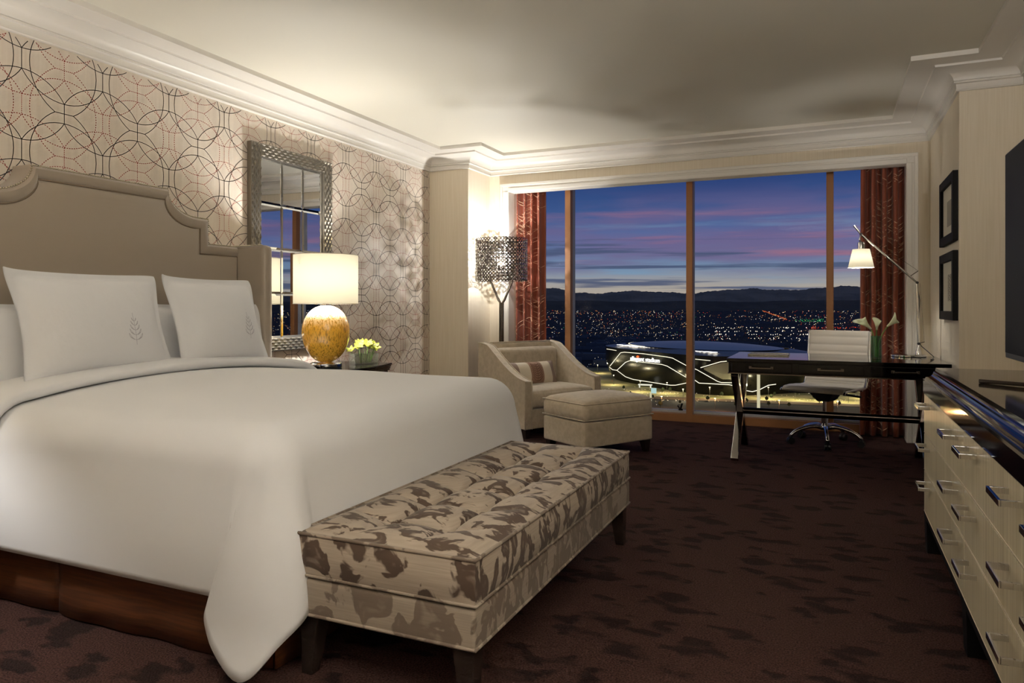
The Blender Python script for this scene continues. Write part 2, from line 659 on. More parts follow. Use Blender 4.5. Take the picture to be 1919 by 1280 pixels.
def ribbon(mb, pts, w, nrm):
    """flat ribbon following pts, lying on a surface with normal nrm"""
    pts = [Vector(p) for p in pts]
    nrm = Vector(nrm)
    vs, fs = [], []
    for i, p in enumerate(pts):
        d = pts[min(i + 1, len(pts) - 1)] - pts[max(i - 1, 0)]
        s_ = d.cross(nrm)
        s_ = s_.normalized() * (w / 2) if s_.length > 1e-9 else Vector((0, 0, 0))
        vs += [p - s_, p + s_]
    for i in range(len(pts) - 1):
        fs.append((2 * i, 2 * i + 1, 2 * i + 3, 2 * i + 2))
    mb.add(vs, fs)


def light_point(name, loc, power, col, radius, parent=None):
    l = bpy.data.lights.new(name, 'POINT')
    l.energy = power
    l.color = col
    l.shadow_soft_size = radius
    o = bpy.data.objects.new(name, l)
    COL.objects.link(o)
    o.location = loc
    if parent is not None:
        o.parent = parent
    return o


WARM = (1.0, 0.99, 0.97)

# ------------------------------------------------------------------ room shell
XL, XR, YB, YWIN, CEIL = -3.81, 1.11, -2.2, 6.94, 2.72
XC0, YC0 = -3.36, 6.44        # left column
XC1, YC1 = 0.75, 5.43         # right column
CAS0, CAS1, CASZ = -3.125, 0.576, 2.366
YGL = 7.25

struct(MB().box(XL - 0.2, XR + 0.2, YB - 0.2, YGL + 0.02, -0.12, 0.0).build('floor', 'carpet'), 'dark brown carpet with darker blotches')
wl = struct(MB().box(XL - 0.15, XL, YB, YC0 + 0.1, 0, CEIL + 0.05).build('wall_left', 'wallpaper'), 'beige wallpaper with overlapping circle line pattern')
struct(MB().box(XL - 0.15, XC0, YC0, YGL + 0.2, 0, CEIL + 0.05).build('wall_column_left', 'wallfabric'))
struct(MB().box(XC1, XR + 0.15, YC1, YGL + 0.2, 0, CEIL + 0.05).build('wall_column_right', 'wallfabric'))
struct(MB().box(XR, XR + 0.15, YB, YC1, 0, CEIL + 0.05).build('wall_right', 'wallfabric'))
struct(MB().box(XL - 0.15, XR + 0.15, YB - 0.15, YB, 0, CEIL + 0.05).build('wall_front', 'wallfabric'))
w = MB()
w.box(XC0, CAS0, YWIN, YGL + 0.15, 0, CEIL + 0.05)
w.box(CAS1, XC1, YWIN, YGL + 0.15, 0, CEIL + 0.05)
w.box(CAS0, CAS1, YWIN, YWIN + 0.12, CASZ, CEIL + 0.05)
w.box(CAS0, CAS1, YWIN + 0.12, YGL + 0.15, 2.56, CEIL + 0.05)
struct(w.build('wall_back', 'wallfabric'))

POLY = [(XL, YB), (XL, YC0), (XC0, YC0), (XC0, YWIN), (XC1, YWIN), (XC1, YC1), (XR, YC1), (XR, YB)]


def offset_poly(d):
    n = len(POLY)
    out = []
    for i in range(n):
        p0, p1, p2 = Vector(POLY[i - 1]), Vector(POLY[i]), Vector(POLY[(i + 1) % n])
        a, b = (p1 - p0).normalized(), (p2 - p1).normalized()
        na, nb = Vector((a.y, -a.x)), Vector((b.y, -b.x))   # interior is to the right (clockwise polygon)
        out.append(p1 + (na + nb) * d)
    return out


def sweep(prof):
    mb = MB()
    n = len(POLY)
    for d, z in prof:
        mb.v += [(p.x, p.y, z) for p in offset_poly(d)]
    for k in range(len(prof) - 1):
        for i in range(n):
            mb.f.append((k * n + i, k * n + (i + 1) % n, (k + 1) * n + (i + 1) % n, (k + 1) * n + i))
    return mb


crown = [(0.0, 2.545), (0.018, 2.545), (0.022, 2.552), (0.018, 2.558), (0.020, 2.590), (0.034, 2.594), (0.034, 2.604), (0.030, 2.606)]
for i in range(9):
    t = i / 8 * PI / 2
    crown.append((0.036 + 0.115 * (1 - math.cos(t)), 2.610 + 0.066 * math.sin(t)))
crown += [(0.153, 2.676), (0.153, 2.684), (0.157, 2.690), (0.300, 2.690), (0.300, 2.722)]
struct(sweep(crown).build('trim_1', 'trim', smooth='auto'), 'white cove crown moulding around the ceiling')
cm = MB()
cp = offset_poly(0.0)
cm.prism([(p.x, p.y) for p in cp], 'z', 2.72, 2.82)
struct(cm.build('ceiling', 'ceiling'), 'off white ceiling with a shallow recessed tray')

# wallpaper print
PW, PH = 0.449, 0.471
dark, red = MB(), MB()
ZTOP, YA0 = 2.484, 2.343


def arc3(p, q, sag, n=14):
    """points of a circular arc from p to q; sag is a signed offset along the left normal"""
    p, q = Vector(p), Vector(q)
    m = (p + q) / 2
    c = (q - p)
    Lc = c.length
    nn = Vector((-c.y, c.x)).normalized()
    R_ = (Lc * Lc / 4 + sag * sag) / (2 * abs(sag))
    sg = 1 if sag > 0 else -1
    cen = m + nn * (sag - sg * R_)
    a0 = math.atan2(p.y - cen.y, p.x - cen.x)
    a1 = math.atan2(q.y - cen.y, q.x - cen.x)
    da = (a1 - a0 + PI) % (2 * PI) - PI
    return [cen + Vector((math.cos(a0 + da * i / n), math.sin(a0 + da * i / n))) * R_ for i in range(n + 1)]


def clip_emit(mb, pts, wid, dashed):
    ok = lambda p: YB < p.y_ < YC0 and 0.0 < p.z_ < 2.545
    def inside(p):
        return YB + 0.01 < p[0] < YC0 - 0.004 and 0.0 < p[1] < 2.546
    x = XL + (0.0012 if not dashed else 0.0008)
    if not dashed:
        run = []
        for p in pts + [None]:
            if p is not None and inside(p):
                run.append((x, p[0], p[1]))
            else:
                if len(run) > 1:
                    ribbon(mb, run, wid, (1, 0, 0))
                run = []
    else:
        for a, b in zip(pts[:-1], pts[1:]):
            if not (inside(a) and inside(b)):
                continue
            ln = (b - a).length
            k = max(1, int(ln / 0.0095))
            for i in range(k):
                s0, s1 = a + (b - a) * (i / k), a + (b - a) * ((i + 0.58) / k)
                ribbon(mb, [(x, s0[0], s0[1]), (x, s1[0], s1[1])], wid, (1, 0, 0))


def fine(p, q, n=10):
    p, q = Vector(p), Vector(q)
    return [p + (q - p) * (i / n) for i in range(n + 1)]


for shift, mb, wid, dashed in ((0.0, dark, 0.0042, False), (PH / 2, red, 0.0042, True)):
    for i in range(-11, 11):
        ya = YA0 + PW * i
        yb = ya + PW / 2
        if yb < YB - 0.5 or ya > YC0 + 0.5:
            continue
        for j in range(-1, 7):
            za = ZTOP + shift - PH * j           # top of the A bar
            zb = za - PH / 2                      # top of the B bar
            A0, A1 = Vector((ya, za)), Vector((ya, za - 0.105))
            B0, B1 = Vector((yb, zb)), Vector((yb, zb - 0.105))
            S = []
            S.append(fine(A0, A1))
            S.append(fine(B0, B1))
            S.append(fine((yb - 0.051, zb - 0.052), (yb + 0.051, zb - 0.052)))
            dz = 0.1305
            # crest arc over A1 between the two B tops; trough arc through B0 between the A bottoms
            S.append(arc3((ya - PW / 2, zb), (ya + PW / 2, zb), dz, 20))
            S.append(arc3((yb - PW / 2, za - 0.105), (yb + PW / 2, za - 0.105), -dz, 20))
            # the same pair one half period lower (crest over B1, trough into next A0)
            S.append(arc3((yb - PW / 2, za - PH), (yb + PW / 2, za - PH), dz, 20))
            S.append(arc3((ya - PW / 2, zb - 0.105 + PH), (ya + PW / 2, zb - 0.105 + PH), -dz, 20))
            # ) ( arcs beside A
            zc = zb - 0.052
            S.append(arc3((yb - PW + 0.051, zc + PH), (yb - PW + 0.051, zc), 0.1335, 20))
            S.append(arc3((yb - 0.051, zc + PH), (yb - 0.051, zc), -0.1335, 20))
            for pts in S:
                clip_emit(mb, [Vector(p) for p in pts], wid, dashed)
o = dark.build('wallpaper_line_print', 'print_dark', wl, recalc=False)
o['kind'] = 'stuff'
o['label'] = 'dark interlaced circle lines printed on the wallpaper'
o = red.build('wallpaper_dotted_print', 'print_red', wl, recalc=False)
o['kind'] = 'stuff'
o['label'] = 'dotted red circle lines printed on the wallpaper'

# window casing, baseboards
c = MB()
for x0, x1, y0 in ((CAS0 - 0.09, CAS0, 0), (CAS1, CAS1 + 0.082, 0)):
    c.box(x0, x1, 6.90, YWIN, 0, CASZ)
    if x1 == CAS0:
        c.box(x0, x0 + 0.028, 6.885, 6.90, 0, CASZ + 0.054)
        c.box(x0 + 0.045, x1, 6.893, 6.90, 0, CASZ)
    else:
        c.box(x1 - 0.028, x1, 6.885, 6.90, 0, CASZ + 0.054)
        c.box(x0, x1 - 0.045, 6.893, 6.90, 0, CASZ)
c.box(CAS0 - 0.09, CAS1 + 0.082, 6.90, YWIN, CASZ, CASZ + 0.082)
c.box(CAS0 - 0.09, CAS1 + 0.082, 6.885, 6.90, CASZ + 0.054, CASZ + 0.082)
c.box(CAS0, CAS1, 6.893, 6.90, CASZ, CASZ + 0.037)
c.box(CAS0, CAS1, 6.90, 7.055, CASZ - 0.004, CASZ + 0.004)
c.box(CAS0 - 0.004, CAS0 + 0.005, 6.90, 7.06, 0, CASZ)
c.box(CAS1 - 0.005, CAS1 + 0.004, 6.90, 7.06, 0, CASZ)
struct(c.build('trim_2', 'trim', bevel=0.004), 'white moulded casing around the window')


def baseboard(name, x0, x1, y0, y1):
    struct(MB().box(x0, x1, y0, y1, 0, 0.14).box(x0 + 0.004 * (x1 - x0 < 0.05), x1 - 0.004 * (x1 - x0 < 0.05), y0, y1, 0.14, 0.155).build(name, 'trim', bevel=0.003))


baseboard('baseboard_left', XL, XL + 0.018, YB, YC0)
baseboard('baseboard_column_left', XL, XC0, YC0 - 0.018, YC0)
baseboard('baseboard_column_side', XC0, XC0 + 0.018, YC0, YWIN)
baseboard('baseboard_window', CAS1 + 0.082, XC1, YWIN - 0.018, YWIN)
baseboard('baseboard_right', XC1 - 0.018, XC1, YC1, YWIN)
baseboard('baseboard_column_right', XC1, XR, YC1 - 0.018, YC1)

# window: frame, mullions, panes
wf = MB()
wf.box(-4.2, 1.4, YGL, YGL + 0.09, 0.0, 0.078)
wf.box(-4.2, 1.4, YGL, YGL + 0.09, 2.50, 2.60)
win = struct(wf.build('window_1', 'oak', bevel=0.004), 'floor to ceiling window with bronze mullions')
mull = [-2.615, -1.333, -0.052, 1.23, -3.897]
for x in mull:
    MB().box(x, x + 0.062, YGL - 0.004, YGL + 0.07, 0.0, 2.56).build('mullion', 'oak', win, bevel=0.003)
    MB().box(x + 0.006, x + 0.056, YGL + 0.07, YGL + 0.17, 0.0, 2.56).build('mullion_track', 'alu', win)
MB().box(-4.2, 1.4, YGL + 0.09, YGL + 0.17, 0.03, 0.100).build('sill_track', 'alu', win)
xs = sorted(mull)
for a, b in zip(xs[:-1], xs[1:]):
    MB().box(a + 0.05, b + 0.01, YGL + 0.118, YGL + 0.124, 0.06, 2.54).build('pane', 'pane', win)


MB().box(-1.425, -1.385, YGL + 0.085, YGL + 0.105, 0.10, 0.118).bar((-1.405, YGL + 0.08, 0.11), (-1.385, YGL + 0.06, 0.175), 0.014, 0.010).bar((-1.405, YGL + 0.08, 0.11), (-1.43, YGL + 0.06, 0.15), 0.012, 0.010).build('vent_latch', 'black_matte', win)

# ------------------------------------------------------------------ curtains
def curtain(name, label, x0, x1, folds, seed):
    rnd = random.Random(seed)
    ph = rnd.random() * 6
    amps = [0.8 + 0.4 * rnd.random() for _ in range(folds + 2)]

    def surf(s, z):
        flare = 1.0 + 0.05 * (1 - z / 2.5)
        x = (x0 + x1) / 2 + (s - 0.5) * (x1 - x0) * flare + 0.012 * math.sin(2 * PI * folds * s * 2 + ph) * 0.6
        a = amps[int(s * folds)]
        y = 7.135 + 0.052 * a * math.sin(2 * PI * folds * s + ph) + 0.006 * math.sin(z * 3 + s * 20)
        return Vector((x, y, z))
    nu, nv = folds * 16 + 1, 26
    z0 = 0.012
    mb = MB().grid(lambda a, b: surf(a, z0 + (2.54 - z0) * b), nu, nv)
    o = mb.build(name, 'curtain', smooth=True, solid=0.004)
    tag(o, label, 'curtain', 'window curtains')
    e = MB()
    for k in range(46):
        s0, zc = rnd.random() * 0.9 + 0.05, rnd.random() * 2.4 + 0.05
        base = rnd.choice((-1, 1))
        # bamboo-like sprig: stem and pairs of slim leaves
        for q in range(3):
            zz = zc + q * 0.05
            for sd in (-1, 1):
                if rnd.random() < 0.25:
                    continue
                ln = 0.07 + 0.08 * rnd.random()
                an = 0.35 + 0.5 * rnd.random()
                pts = []
                for i in range(7):
                    t = i / 6
                    s_ = s0 + sd * t * ln * math.cos(an) / (x1 - x0) * 0.8
                    zq = zz + t * ln * math.sin(an) * 1.3
                    if not (0.01 < s_ < 0.99 and 0.02 < zq < 2.5):
                        break
                    p = surf(s_, zq)
                    pts.append((p.x, p.y - 0.006, p.z))
                if len(pts) > 2:
                    ribbon(e, pts, 0.006, (0, -1, 0))
    eo = e.build('embroidery', 'embroidery', o, recalc=False)
    eo['kind'] = 'stuff'
    eo['label'] = 'pale embroidered sprigs on the curtain'
    return o


curtain('curtain', 'rust brown embroidered curtain behind the perforated floor lamp', -3.15, -2.815, 4, 3)
curtain('curtain', 'rust brown embroidered curtain behind the desk lamp and calla lilies', 0.235, 0.572, 4, 5)


# ------------------------------------------------------------------ bed
BYC = 2.69
bed = thing('bed', 'king bed with taupe upholstered nailhead headboard and brown skirt', 'bed', (-2.6, BYC, 0))
ox, oy = 2.6, -BYC     # world -> local


def bl(x, y):
    return x + ox, y + oy


MB().rbox(0.02, 0, 0.50, 1.98, 1.84, 0.36, 0.07).build('mattress', 'white_cotton', bed, smooth=True)
MB().box(-0.98, 0.94, -0.90, 0.90, 0.06, 0.33).build('box_base', 'dark_leg', bed)


def skirt_panel(x0, x1, y, name='bed_skirt'):
    def fn(a, b):
        xx = x0 + (x1 - x0) * a
        wob = 0.006 * math.sin(xx * 9.0) + 0.004 * math.sin(xx * 23)
        e = min(a, 1 - a) * (x1 - x0)
        crease = -0.012 * math.exp(-(e / 0.018) ** 2)
        yy = y + (-1 if y < 0 else 1) * (wob * (1 - b) + crease + 0.012 * (1 - b))
        return (xx, yy, 0.008 + 0.352 * b)
    return MB().grid(fn, 40, 6).build(name, 'skirt', bed, smooth=True, solid=0.006)


for sgn in (-1, 1):
    skirt_panel(-1.0, -0.055, sgn * 0.925)
    skirt_panel(-0.055, 0.985, sgn * 0.925)
MB().grid(lambda a, b: (0.985 + 0.012 * (1 - b) + 0.005 * math.sin(a * 24) * (1 - b), -0.93 + 1.86 * a, 0.008 + 0.352 * b), 40, 6).build('bed_skirt', 'skirt', bed, smooth=True, solid=0.006)

# headboard
HX = -3.64


def hb_half(inset=0.0):
    """right half outline, (dy, z) from top centre to bottom"""
    i = inset
    pts = [(0.0, 1.862 - i), (0.400 - i * 0.35, 1.862 - i)]
    # concave scoop
    for k in range(1, 11):
        t = k / 10 * PI / 2
        pts.append((0.400 - i * 0.35 + (0.225 - i * 0.1) * (1 - math.cos(t)), 1.862 - i - (0.148) * math.sin(t)))
    pts += [(0.706 - i, 1.714 - i), (0.706 - i, 1.556 - i), (0.945, 1.556 - i), (0.945, 0.30)]
    return pts


def hb_full(inset=0.0):
    h = hb_half(inset)
    left = [(-y, z) for y, z in h[1:]]
    return list(reversed(left)) + h


hx = HX + ox
outer = hb_full()
inner = hb_full(0.072)
hb = MB()
n_ = len(outer)
# closed shell: back, side rim, front bevel border and inner panel
for lay in ((outer, -3.795 + ox), (outer, hx - 0.016), ([(y * 0.9955, z - 0.008) for y, z in outer], hx), ([(y * 1.0, z) for y, z in hb_full(0.022)], hx + 0.016), ([(y * 1.0, z) for y, z in hb_full(0.044)], hx + 0.018), ([(y * 1.0, z) for y, z in hb_full(0.064)], hx + 0.010), ([(y * 1.0, z) for y, z in inner], hx + 0.002)):
    hb.v += [(lay[1], y, z) for y, z in lay[0]]
for k in range(6):
    for i in range(n_ - 1):
        hb.f.append((k * n_ + i, k * n_ + i + 1, (k + 1) * n_ + i + 1, (k + 1) * n_ + i))
head = hb.build('headboard', 'taupe', bed, smooth='auto')
pn = MB()
ins = inner
pn.v += [(hx + 0.002, y, z) for y, z in ins]
ins2 = hb_full(0.098)
pn.v += [(hx + 0.014, y * 0.985, z) for y, z in ins2]
for i in range(n_ - 1):
    pn.f.append((i, i + 1, n_ + i + 1, n_ + i))
pn.f.append(tuple(n_ + i for i in range(n_)))
pp = pn.build('headboard_panel', 'taupe', head, smooth='auto')
pp.parent = head
MB().tube([(hx + 0.006, y, z) for y, z in inner], 0.0045, 6).build('piping', 'piping', head, smooth=True)
nh = MB()


def along(pts, step):
    out = []
    acc = 0.0
    for a, b in zip(pts[:-1], pts[1:]):
        a, b = Vector(a), Vector(b)
        ln = (b - a).length
        s = step - acc
        while s <= ln:
            out.append(a + (b - a) * (s / ln))
            s += step
        acc = (acc + ln) % step
    return out


for p in along([(hx - 0.002, y * 0.9975, z - 0.005) for y, z in outer if z > 1.5], 0.0135):
    nh.lathe([(0.0, -0.006), (0.0045, -0.0035), (0.006, 0.0), (0.0045, 0.0035), (0.0, 0.006)], 6, (p.x, p.y, p.z))
nho = nh.build('nailhead_trim', 'nailhead', head, smooth=True)
nho['kind'] = 'stuff'
for sg in (-1, 1):
    wg = MB()
    wg.rbox(hx + 0.095, sg * 0.985, 0.93, 0.30, 0.085, 1.255, 0.035, n=4)
    wo_ = wg.build('headboard_wing', 'taupe', bed, smooth=True)
    nw = MB()
    for k in range(22):
        nw.lathe([(0.006, -0.003), (0.006, 0.001), (0.004, 0.004), (0.0, 0.005)], 6, (hx - 0.03 + k * 0.0115, sg * 0.952, 1.556))
    q = nw.build('nailhead_trim', 'nailhead', wo_, smooth=True)
    q['kind'] = 'stuff'

# duvet ---------------------------------------------------------------
R_ = 0.15
DX, DY0, DY1 = -1.575, 1.715, 3.665     # hanging planes
XF, YF0, YF1 = DX - R_, DY0 + R_, DY1 - R_
ZT = 0.756
DROP = 0.606
XHEAD = -3.12


def catmull(P, t):
    n = len(P) - 1
    f = t * n
    i = min(int(f), n - 1)
    u = f - i
    p0, p1, p2, p3 = P[max(i - 1, 0)], P[i], P[i + 1], P[min(i + 2, n)]
    out = []
    for k in range(len(p1)):
        a, b, c_, d = p0[k], p1[k], p2[k], p3[k]
        out.append(0.5 * (2 * b + (c_ - a) * u + (2 * a - 5 * b + 4 * c_ - d) * u * u + (3 * b - a - 3 * c_ + d) * u ** 3))
    return out


LOOP_NEAR = [(0, 0), (-0.17, -0.02), (-0.35, -0.075), (-0.27, -0.155), (-0.03, -0.20), (0.12, -0.19), (0.20, -0.12), (0.12, -0.03), (0, 0)]
LOOP_FAR = [(0, 0), (-0.05, -0.02), (-0.06, -0.07), (0.0, -0.10), (0.06, -0.08), (0.08, -0.02), (0, 0)]


def ztop(x, y):
    hx_ = min(1.0, max(0.0, (XF - x) / 0.75))
    py = (y - BYC) / (YF1 - BYC)
    v = (1 - (1 - hx_) ** 2 * 0.8) * (1 - abs(py) ** 2.6)
    return ZT + 0.055 * v + 0.006 * math.sin(x * 5.1 + 1) * math.sin(y * 4.3) * v


def drape(x0, y0, sx_, sy_, a, b, loop):
    """x0,y0 flat point clamp; a past foot, b past the side (sy_ = -1 near, +1 far)"""
    r = math.hypot(a, b)
    phi = math.atan2(a, b) if r > 1e-9 else 0.0
    t = min(r / R_, PI / 2)
    hor = R_ * math.sin(t)
    ver = R_ * (1 - math.cos(t)) + max(0.0, r - R_ * PI / 2)
    hang = max(0.0, r - R_ * PI / 2) / DROP
    bulge = 0.028 * math.sin(min(1.0, hang * 1.3) * PI)
    dx, dy = math.sin(phi), -math.cos(phi)
    lx, ly = catmull(loop, phi / (PI / 2)) if a > 0 and b > 0 else (0, 0)
    k = max(0.0, r - 0.16)
    k = k * k / (k + 0.10)
    lowflare = 0.02 * max(0, hang - 0.2)
    x = x0 + dx * (hor + bulge + lowflare) + lx * k
    y = dy * (hor + bulge + lowflare) + ly * k
    z = ztop(min(x0, XF), y0) - ver
    return (x, y0 + (y if sy_ < 0 else -y), max(0.012, z))


mb = MB()
NX, NY, NS, NP = 44, 34, 26, 60
xs_ = [XHEAD + (XF - XHEAD) * i / NX for i in range(NX + 1)]
ys_ = [YF0 + (YF1 - YF0) * j / NY for j in range(NY + 1)]
mb.grid(lambda a, b: (lambda x, y: (x, y, ztop(x, y)))(XHEAD + (XF - XHEAD) * a, YF0 + (YF1 - YF0) * b), NX + 1, NY + 1)


def hemw(x, k):
    return DROP + 0.010 * math.sin(x * 4.0 + k) + 0.005 * math.sin(x * 11 + k)


mb.grid(lambda a, b: drape(XHEAD + (XF - XHEAD) * a, YF0, 1, -1, 0.0, b * DROP, LOOP_NEAR), NX + 1, NS + 1)
mb.grid(lambda a, b: drape(XHEAD + (XF - XHEAD) * a, YF1, 1, 1, 0.0, b * DROP, LOOP_FAR), NX + 1, NS + 1)
mb.grid(lambda a, b: drape(XF, YF0 + (YF1 - YF0) * a, 1, -1, b * DROP, 0.0, LOOP_NEAR), NY + 1, NS + 1)


def rmax(phi):
    c_, s_ = math.cos(phi), math.sin(phi)
    p = 15.0
    return DROP / ((c_ ** p + s_ ** p) ** (1 / p))


def corner(sy_, loop, y0):
    def fn(a, b):
        phi = a * PI / 2
        r = rmax(phi) * b
        return drape(XF, y0, 1, sy_, r * math.sin(phi), r * math.cos(phi), loop)
    return fn


mb.grid(corner(-1, LOOP_NEAR, YF0), NP + 1, NS + 1)
mb.grid(corner(1, LOOP_FAR, YF1), 24 + 1, NS + 1)
duv = mb.build('duvet', 'white_cotton', smooth=True, solid=0.016, merge=0.0008)
tag(duv, 'white cotton duvet spread over the bed with one corner hanging down', 'duvet')


# turned-back roll of the duvet at the pillows
def roll(a, b):
    # a along the bed width (with drop on both sides), b around the section
    wid = (YF1 - YF0)
    total = wid + 2 * 0.60
    s = a * total - 0.60
    if s < 0:
        p = drape(-3.2, YF0, 1, -1, 0, -s, LOOP_NEAR)
        t = min(-s / R_, PI / 2)
        nrm = Vector((0, -math.sin(t), math.cos(t)))
    elif s > wid:
        p = drape(-3.2, YF1, 1, 1, 0, s - wid, LOOP_FAR)
        t = min((s - wid) / R_, PI / 2)
        nrm = Vector((0, math.sin(t), math.cos(t)))
    else:
        p = (-3.2, YF0 + s, ztop(-3.2, YF0 + s))
        nrm = Vector((0, 0, 1))
    th = 2 * PI * b
    wob = 0.025 * math.sin(a * 7.0) + 0.012 * math.sin(a * 17)
    cs, sn = math.cos(th), math.sin(th)
    ex = 0.175 * (abs(cs) ** 0.8) * (1 if cs > 0 else -1)
    ez = 0.034 * (abs(sn) ** 0.7) * (1 if sn > 0 else -1)
    q = Vector(p) + nrm * (ez + 0.036)
    return (q.x + ex + wob * (1 if cs > 0 else 0.3) + 0.05, q.y, q.z)


ro = MB().grid(roll, 70, 25).build('turned_back_edge', 'white_cotton', duv, smooth=True, merge=0.0005)


# pillows ---------------------------------------------------------------
def pillow_surface(wd, ht, th, flange, ear=0.02, pinch=0.05):
    def fn(a, b, side):
        u, v = a * 2 - 1, b * 2 - 1
        W2, H2 = wd / 2 + flange, ht / 2 + flange
        pin_u = 1 - pinch * (1 - v * v)
        pin_v = 1 - 0.045 * (1 - u * u)
        x = u * W2 * pin_u
        z = v * H2 * pin_v
        iu, iv = min(1, abs(x) / (wd / 2 * pin_u)), min(1, abs(z) / (ht / 2 * pin_v))
        t = th / 2 * (max(0, 1 - iu ** 2.4) ** 0.55) * (max(0, 1 - iv ** 2.4) ** 0.55)
        cornerc = (abs(u) * abs(v)) ** 8
        return Vector((x, side * (t + 0.0025) + ear * cornerc * math.copysign(1, u) * 0.8, z - 0.012 * cornerc * (1 if v > 0 else -1) * 0))
    return fn


def pillow(name, label, loc, rz, lean, wd, ht, th, flange, mat='white_sham', group=None):
    e = thing(name, label, 'pillow', loc, rz, group)
    e.rotation_euler = (lean, 0, rz)
    f = pillow_surface(wd, ht, th, flange, 0.03, 0.10 if mat == 'white_sham' else 0.05)
    mb = MB()
    n = 34
    mb.grid(lambda a, b: f(a, b, -1) + Vector((0, 0, ht / 2 + flange)), n, n)
    mb.grid(lambda a, b: f(a, b, 1) + Vector((0, 0, ht / 2 + flange)), n, n)
    mb.build('cover', mat, e, smooth=True, merge=0.0)
    # close the rim
    return e, f


def emblem(parent, f, ht, flange, cx, cz, size):
    mb = MB()

    def on(x, z):
        # invert approx: params from coordinates
        wd_ = 0.0
        return x, z
    strokes = []
    strokes.append([(0.02, -1.0), (0.0, -0.5), (-0.02, 0.1), (-0.03, 1.0)])
    for z0, ln, up in ((-0.72, 0.62, 0.42), (-0.42, 0.52, 0.40), (-0.12, 0.42, 0.36), (0.18, 0.32, 0.30), (0.45, 0.20, 0.24)):
        for sd in (-1, 1):
            strokes.append([(0.0, z0), (sd * ln * 0.5, z0 + up * 0.28), (sd * ln, z0 + up)])
            strokes.append([(sd * ln, z0 + up), (sd * ln * 0.86, z0 + up * 0.45), (sd * ln * 0.30, z0 + 0.02)])
            strokes.append([(sd * ln * 0.92, z0 + up * 0.55), (sd * ln * 0.45, z0 + up * 0.16)])
    for st in strokes:
        pts = []
        for i in range(9):
            p = catmull(st, i / 8)
            x, z = cx + p[0] * size * 0.5, cz + p[1] * size * 0.62
            # locate on the front face by search on a
            W2 = f.__wd / 2 + flange if hasattr(f, '__wd') else None
            pts.append((x, z))
        q = []
        for x, z in pts:
            a, b = 0.5, 0.5
            for _ in range(12):
                p0 = f(a, b, -1)
                a += (x - p0.x) / (parent['w2'] * 2)
                b += (z - p0.z) / (parent['h2'] * 2)
                a, b = max(0, min(1, a)), max(0, min(1, b))
            p0 = f(a, b, -1)
            q.append((p0.x, p0.y - 0.0015, p0.z + ht / 2 + flange))
        ribbon(mb, q, 0.0022, (0, -1, 0))
    o = mb.build('tree_emblem', 'thread', parent, recalc=False)
    o['label'] = 'small grey embroidered tree emblem'
    return o


# local frame: face towards -y ; rotate so the face looks at +X  (rz = +90 deg)
RZ = PI / 2
pil, fp = pillow('pillow', 'plain white pillow behind the near embroidered sham', (-3.36, 2.22, 0.70), RZ, -0.20, 0.90, 0.42, 0.20, 0.03, 'white_cotton')
pil, fp = pillow('pillow', 'plain white pillow behind the sham closest to the mirror', (-3.36, 3.165, 0.70), RZ, -0.20, 0.90, 0.42, 0.20, 0.03, 'white_cotton')
for (yy, lab, rz, wd) in ((2.300, 'large white sham with tree emblem, the nearer of the two', RZ - 0.02, 0.70), (3.045, 'large white sham with tree emblem, next to the mirror', RZ + 0.03, 0.61)):
    e, f = pillow('pillow_sham', lab, (-3.10, yy, 0.80), rz, -0.30, wd, 0.47, 0.22, 0.035, 'white_sham')
    e['w2'] = wd / 2 + 0.035
    e['h2'] = 0.47 / 2 + 0.035
    emblem(e, f, 0.47, 0.035, 0.115, -0.045, 0.125)
    del e['w2'], e['h2']

# ------------------------------------------------------------------ bench
BX0, BX1, BY0, BY1 = -1.535, -0.905, 1.775, 3.425
bench = thing('bench', 'tufted bench in beige and brown ikat velvet at the foot of the bed', 'bench', ((BX0 + BX1) / 2, (BY0 + BY1) / 2, 0))
bw, bd = BX1 - BX0, BY1 - BY0
NBX, NBY = 3, 7


def tuft(u, v):
    """height of the biscuit tufting, u,v in 0..1 over the seat"""
    fx, fy = abs(math.sin(NBX * PI * u)), abs(math.sin(NBY * PI * v))
    ex, ey = min(u, 1 - u) * NBX, min(v, 1 - v) * NBY

    def ss(t):
        t = max(0.0, min(1.0, t))
        return t * t * (3 - 2 * t)
    # creases fade towards the welted edge, where the seat keeps an even height
    fade_x, fade_y = ss((ex - 0.10) / 0.9), ss((ey - 0.10) / 0.9)
    cx_ = 1 - (1 - fx ** 0.40) * (1 if ex > 0.5 else 0) * fade_y
    cy_ = 1 - (1 - fy ** 0.40) * (1 if ey > 0.5 else 0) * fade_x
    rim = 0.55 + 0.45 * min(ss(ex / 0.35), ss(ey / 0.35)) if min(ex, ey) < 0.35 else 1.0
    return cx_ * cy_ * rim


cu = MB()


def bench_top(a, b):
    x, y = (a - 0.5) * bw, (b - 0.5) * bd
    return (x, y, 0.418 + 0.048 * tuft(a, b))


cu.grid(bench_top, 61, 141)
